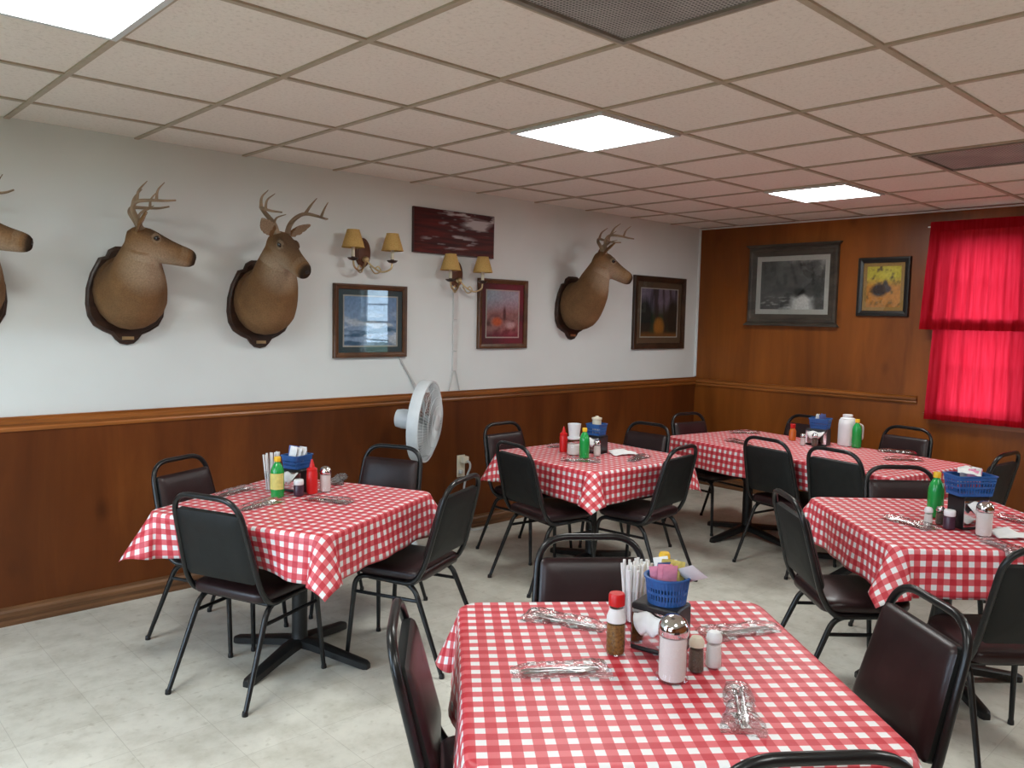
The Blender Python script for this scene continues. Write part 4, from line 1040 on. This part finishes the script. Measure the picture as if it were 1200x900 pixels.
def napkin(label, loc, rz, w=.09, d=.07, seed=1):
    mb = MB(); n = 14; vs = []
    for i in range(n + 1):
        for j in range(n + 1):
            u, v = i / n * 2 - 1, j / n * 2 - 1; hh = .002 + .030 * clamp(1 - abs(u * .8 + .2 * v)) * (.6 + .4 * math.sin(v * 2 + 1)) + .006 * (noise.noise((u * 2 + seed, v * 2, 0)) + .6)
            vs.append((u * w / 2, v * d / 2, max(.0012, hh)))
    o = mb.add(vs, [(i * (n + 1) + j, (i + 1) * (n + 1) + j, (i + 1) * (n + 1) + j + 1, i * (n + 1) + j + 1) for i in range(n) for j in range(n)]).build('paper_napkin', M['paper'])
    o.modifiers.new('t', 'SOLIDIFY').thickness = .0015; o.location = loc; o.rotation_euler = (0, 0, rz); return tag(o, label, 'napkin')

# -- nearest table
r = thing('seasoning_bottle', 'clear bottle of pepper flakes with a red cap on the nearest table', 'bottle', (1.275, -1.108, ZT))
MB().lathe([(.020, 0), (.0245, .003), (.0255, .012), (.0255, .085), (.024, .100), (.0185, .115), (.0165, .125), (.0165, .136)], 24).build('jar', M['jar_glass'], r)
MB().lathe([(.022, .004), (.0238, .010), (.0238, .082), (.001, .086)], 24).build('flakes', M['pepper_flakes'], r)
MB().lathe([(.0256, .088), (.0252, .100), (.0202, .114), (.0186, .124), (.0175, .124)], 24, cap=False).build('neck_label', M['paper'], r)
MB().lathe([(.019, .130), (.0215, .132), (.0215, .158), (.019, .163), (.001, .1635)], 24).build('cap', M['red_plastic'], r)
DE = (1.392, -1.165)
dispenser('black napkin dispenser on the nearest table, carrying the round blue basket', (DE[0], DE[1], ZT), R(12), .095, .13, .128)
BE = (DE[0] + .012, DE[1] - .008, ZT + .129)
basket('round blue basket full of sugar packets on the nearest table', BE, 0, .116, .116, .068)
fill_basket(BE, .068, .1, .1, ['pink', 'pink', 'pink', 'blue_packet', 'yellow', 'yellow', 'yellow', 'paper', 'yellow', 'paper'], 'round blue basket on the nearest table', 3)
o = packet('paper', (BE[0] + .022, BE[1] - .030, BE[2] + .072), (R(58), R(38), R(-38)), 'large white packet leaning out of the basket on the nearest table', 1.35, 'large white packet')
cupE = (1.497, -.992, ZT); glass_cup('clear cup holding the paper wrapped straws on the nearest table', cupE, .095, .028, .034)
strawbunch(cupE, 26, 'white paper-wrapped straw bunched in the cup on the nearest table', 'straws on the nearest table', .165, 2)
cupE2 = (1.568, -.972, ZT); glass_cup('second clear cup of straws on the nearest table, behind the blue basket', cupE2, .09, .026, .032)
strawbunch(cupE2, 14, 'white paper-wrapped straw in the cup behind the blue basket on the nearest table', 'straws behind the basket', .155, 5)
r = thing('mustard_bottle', 'bottle with a yellow cap showing above the blue basket on the nearest table', 'bottle', (1.548, -1.058, ZT))
MB().lathe([(.022, 0), (.026, .003), (.026, .145), (.020, .165), (.014, .175)], 24).build('bottle_body', M['yellow_label'], r)
MB().lathe([(.0155, .173), (.017, .178), (.0165, .203), (.013, .209)], 20).build('cap', M['yellow_cap'], r)
sugar_shaker('fluted sugar dispenser with chrome dome lid at the front of the nearest table', (1.258, -1.300, ZT), 1.0)
shaker('pepper shaker right of the sugar dispenser on the nearest table', (1.345, -1.310, ZT), 'ground_pepper', 'pepper_shaker', 'ivory', .092)
shaker('salt shaker, rightmost jar of the group on the nearest table', (1.40, -1.325, ZT), 'sugar', 'salt_shaker', 'white_plastic', .096)
cutlery(.985, -1.03, 1.175, -1.16, 'film-wrapped fork and knife at the left side of the nearest table')
cutlery(1.345, -1.425, 1.155, -1.56, 'film-wrapped cutlery at the front right of the nearest table, pointing at the camera')
cutlery(1.745, -1.29, 1.57, -1.21, 'film-wrapped cutlery at the far right edge of the nearest table')
cutlery(1.36, -.95, 1.30, -.80, 'film-wrapped cutlery behind the red capped bottle on the nearest table')
# -- left table
bottle_green('green bottle with a yellow label and cap on the left table', (1.458, 1.122, ZT), R(40), .195)
ketchup('red ketchup squeeze bottle on the left table, beside the sugar dispenser', (1.625, 1.092, ZT))
sugar_shaker('sugar dispenser, rightmost jar on the left table', (1.695, 1.085, ZT), .78)
r = thing('jelly_jar', 'small jar of purple jelly with a white lid on the left table', 'jar', (1.55, 1.085, ZT))
MB().lathe([(.020, 0), (.024, .003), (.0245, .045), (.020, .056)], 20).build('jar', M['jelly'], r); MB().lathe([(.0225, .054), (.0235, .057), (.0235, .076), (.021, .079)], 20).build('lid', M['white_plastic'], r)
dispenser('black napkin dispenser on the left table, under the blue basket', (1.60, 1.195, ZT), R(20), .09, .12, .115)
BA = (1.60, 1.195, ZT + .116); basket('blue basket on the napkin dispenser of the left table', BA, R(20), .125, .105, .062, False)
fill_basket(BA, .062, .12, .09, ['paper', 'blue_packet', 'paper', 'blue_packet', 'paper', 'blue_packet', 'paper'], 'blue basket on the left table', 8)
cupA = (1.505, 1.275, ZT); glass_cup('clear cup of straws behind the green bottle on the left table', cupA, .10, .027, .034)
strawbunch(cupA, 12, 'white paper-wrapped straw behind the green bottle on the left table', 'straws on the left table', .185, 4)
cutlery(1.53, .99, 1.655, .795, 'film-wrapped cutlery in front of the ketchup bottle on the left table')
cutlery(1.215, .965, 1.40, 1.035, 'film-wrapped cutlery at the left front of the left table, beside the green bottle')
cutlery(1.945, 1.34, 1.82, 1.21, 'film-wrapped cutlery at the far right of the left table, behind the sugar dispenser')
cutlery(1.27, 1.30, 1.42, 1.37, 'film-wrapped cutlery at the wall side of the left table')
# -- middle table
ketchup('red ketchup squeeze bottle on the middle table', (3.55, 1.215, ZT))
r = thing('clear_jar', 'clear jar with a white lid on the middle table, under the white cup', 'jar', (3.515, 1.09, ZT))
MB().lathe([(.040, 0), (.046, .004), (.047, .08), (.040, .10), (.036, .105)], 24).build('jar', M['jar_glass'], r)
MB().lathe([(.036, .005), (.042, .01), (.042, .07), (.001, .075)], 24).build('fill', M['sugar'], r)
MB().lathe([(.042, .104), (.044, .107), (.044, .116), (.041, .118)], 24).build('lid', M['white_plastic'], r)
glass_cup('white foam cup stacked on the clear jar on the middle table', (3.515, 1.09, ZT + .119), .085, .034, .043, 'white_plastic', 'cup', 'foam_cup')
bottle_green('green bottle with a yellow cap on the middle table, in front of the blue basket', (3.47, .96, ZT), R(200), .195)
shaker('salt shaker with a metal cap on the middle table', (3.60, .965, ZT), 'sugar', 'salt_shaker', 'chrome', .11)
dispenser('dark napkin dispenser on the middle table, under the blue basket', (3.70, 1.06, ZT), R(10), .10, .12, .12)
BB = (3.70, 1.06, ZT + .121); basket('blue basket on the napkin dispenser of the middle table', BB, R(10), .115, .105, .07, False)
r = thing('creamer_cup', 'cream coloured cup standing in the blue basket of the middle table', 'cup', (3.70, 1.06, ZT + .127))
MB().lathe([(.022, 0), (.026, .004), (.030, .080), (.030, .095), (.026, .098)], 20).build('cup_body', M['ivory'], r)
MB().lathe([(.031, .094), (.034, .096), (.034, .106), (.012, .112), (.010, .118)], 20).build('lid', M['ivory'], r)
napkin('crumpled white napkins lying right of the salt shaker on the middle table', (3.80, .915, ZT), R(-30), .17, .13, 2)
cutlery(3.31, .97, 3.43, .83, 'film-wrapped cutlery at the front left of the middle table')
cutlery(3.62, .70, 3.82, .76, 'film-wrapped cutlery at the right side of the middle table, by the crumpled napkins')
cutlery(3.62, 1.40, 3.78, 1.30, 'film-wrapped cutlery at the wall side of the middle table')
# -- long table
r = thing('hot_sauce_bottle', 'small bottle of orange hot sauce with a red cap on the long table', 'bottle', (5.36, .545, ZT))
MB().lathe([(.022, 0), (.026, .003), (.026, .07), (.020, .085), (.014, .095)], 20).build('bottle_body', M['orange_sauce'], r); MB().lathe([(.017, .094), (.019, .097), (.019, .122), (.016, .125)], 20).build('cap', M['red_plastic'], r)
shaker('pepper shaker on the long table, beside the white napkins', (5.20, .29, ZT), 'ground_pepper', 'pepper_shaker', 'chrome', .10)
shaker('salt shaker on the long table, beside the white napkins', (5.18, .37, ZT), 'sugar', 'salt_shaker', 'chrome', .09)
dispenser('napkin dispenser with white napkins on the long table, under the blue basket', (5.32, .325, ZT), R(10), .11, .15, .12)
BC = (5.325, .315, ZT + .121); basket('blue basket on the napkin dispenser of the long table', BC, R(10), .12, .14, .07, False)
fill_basket(BC, .07, .1, .1, ['blue_packet', 'paper', 'blue_packet', 'yellow', 'blue_packet'], 'blue basket on the long table', 5)
r = thing('white_pitcher', 'tall white plastic pitcher with a lid on the long table', 'pitcher', (5.46, .175, ZT))
MB().lathe([(.055, 0), (.062, .004), (.062, .15), (.058, .185), (.050, .195)], 28).build('pitcher_body', M['white_plastic'], r)
MB().lathe([(.050, .193), (.052, .198), (.040, .205), (.034, .206), (.036, .225), (.030, .228)], 24).build('lid', M['white_plastic'], r)
MB().tube(fillet([(.058, 0, .16), (.105, 0, .16), (.105, 0, .05), (.060, 0, .04)], .03), .007, 8, M=Matrix.Rotation(R(-70), 4, 'Z')).build('handle', M['white_plastic'], r)
bottle_green('green bottle with a yellow cap on the long table, beside the white pitcher', (5.42, .085, ZT), R(200), .205)
cutlery(5.33, 1.03, 5.48, .93, 'film-wrapped cutlery at the left end of the long table')
cutlery(5.38, -.12, 5.45, -.28, 'film-wrapped cutlery on the right half of the long table, far side')
cutlery(5.05, -.28, 5.20, -.42, 'film-wrapped cutlery at the right end of the long table, near side')
cutlery(4.86, .62, 4.92, .80, 'film-wrapped cutlery on the long table, left of the hot sauce')
# -- right table
bottle_green('green bottle with a yellow cap on the right table, left of the blue basket', (3.605, -1.082, ZT), R(200), .21)
shaker('salt shaker, leftmost jar on the right table', (3.40, -1.125, ZT), 'sugar', 'salt_shaker', 'white_plastic', .085)
shaker('brown pepper shaker in front of the green bottle on the right table', (3.47, -1.15, ZT), 'ground_pepper', 'pepper_shaker', 'chrome', .085)
r = thing('jelly_jar', 'small jar of jelly with a white lid on the right table', 'jar', (3.42, -1.205, ZT))
MB().lathe([(.020, 0), (.024, .003), (.0245, .050), (.020, .060)], 20).build('jar', M['jelly'], r); MB().lathe([(.0225, .058), (.0235, .061), (.0235, .080), (.021, .083)], 20).build('lid', M['white_plastic'], r)
dispenser('black napkin dispenser on the right table, under the blue basket', (3.52, -1.245, ZT), R(60), .10, .13, .145)
BD = (3.52, -1.245, ZT + .146); basket('wide blue basket on the napkin dispenser of the right table', BD, R(-38), .185, .12, .085, False)
fill_basket(BD, .085, .13, .1, ['pink', 'paper', 'pink', 'paper', 'paper', 'yellow', 'pink'], 'wide blue basket on the right table', 9)
napkin('crumpled white napkin heaped in the blue basket of the right table', (BD[0] + .01, BD[1] + .01, BD[2] + .088), R(20), .14, .09, 5)
sugar_shaker('sugar dispenser with a chrome lid on the right table', (3.405, -1.345, ZT), .92)
napkin('white napkin lying beside the sugar dispenser on the right table', (3.48, -1.42, ZT), R(-50), .13, .11, 7)
cutlery(3.38, -.98, 3.345, -1.13, 'film-wrapped cutlery at the left side of the right table, by the salt shaker')
cutlery(3.30, -1.40, 3.22, -1.52, 'film-wrapped cutlery at the near side of the right table')
cutlery(3.83, -1.30, 3.78, -1.46, 'film-wrapped cutlery at the far right of the right table')

# ------------------------------------------------------------------ daylight
w = bpy.data.worlds.new('sky'); scene.world = w; w.use_nodes = True; nt = w.node_tree; bg = nt.nodes['Background']
bg.inputs[0].default_value = (.62, .80, 1.0, 1); bg.inputs[1].default_value = 5.5
def portal(name, loc, rot, sx, sy):
    l = bpy.data.lights.new(name, 'AREA'); l.shape = 'RECTANGLE'; l.size = sx; l.size_y = sy; l.cycles.is_portal = True
    o = bpy.data.objects.new(name, l); COL.objects.link(o); o.location = loc; o.rotation_euler = rot
for k, (a, b, z0, z1) in enumerate((W1, W2)): portal('window_portal', (XB + .118, (a + b) / 2, (z0 + z1) / 2), (0, R(90), 0), z1 - z0, b - a)
for k, (a, b, z0, z1) in enumerate((W3, W4)): portal('window_portal', (XF - .118, (a + b) / 2, (z0 + z1) / 2), (0, R(-90), 0), z1 - z0, b - a)

# ------------------------------------------------------------------ camera and output
cam = bpy.data.cameras.new('camera'); cam.sensor_width = 36; cam.lens = 949 / 1200 * 36; cam.clip_start = .02
co = bpy.data.objects.new('camera', cam); COL.objects.link(co)
rr = Vector((.72897936, -.68422467, .02063216)); uu = Vector((.03977576, .07242841, .99658016)); ff = Vector((.68337909, .72566571, -.08001437))
mx = Matrix((rr, uu, -ff)).transposed().to_4x4(); mx.translation = (-.349164, -2.415905, 1.615); co.matrix_world = mx
scene.camera = co
vs_ = scene.view_settings; vs_.view_transform = 'Standard'; vs_.look = 'None'; vs_.gamma = 1; vs_.use_curve_mapping = False; vs_.exposure = 1.28
scene.cycles.use_denoising = True; scene.cycles.max_bounces = 10; scene.cycles.diffuse_bounces = 5; scene.cycles.transparent_max_bounces = 16; scene.cycles.glossy_bounces = 4
scene.cycles.sample_clamp_indirect = 6; scene.cycles.caustics_reflective = False; scene.cycles.caustics_refractive = False
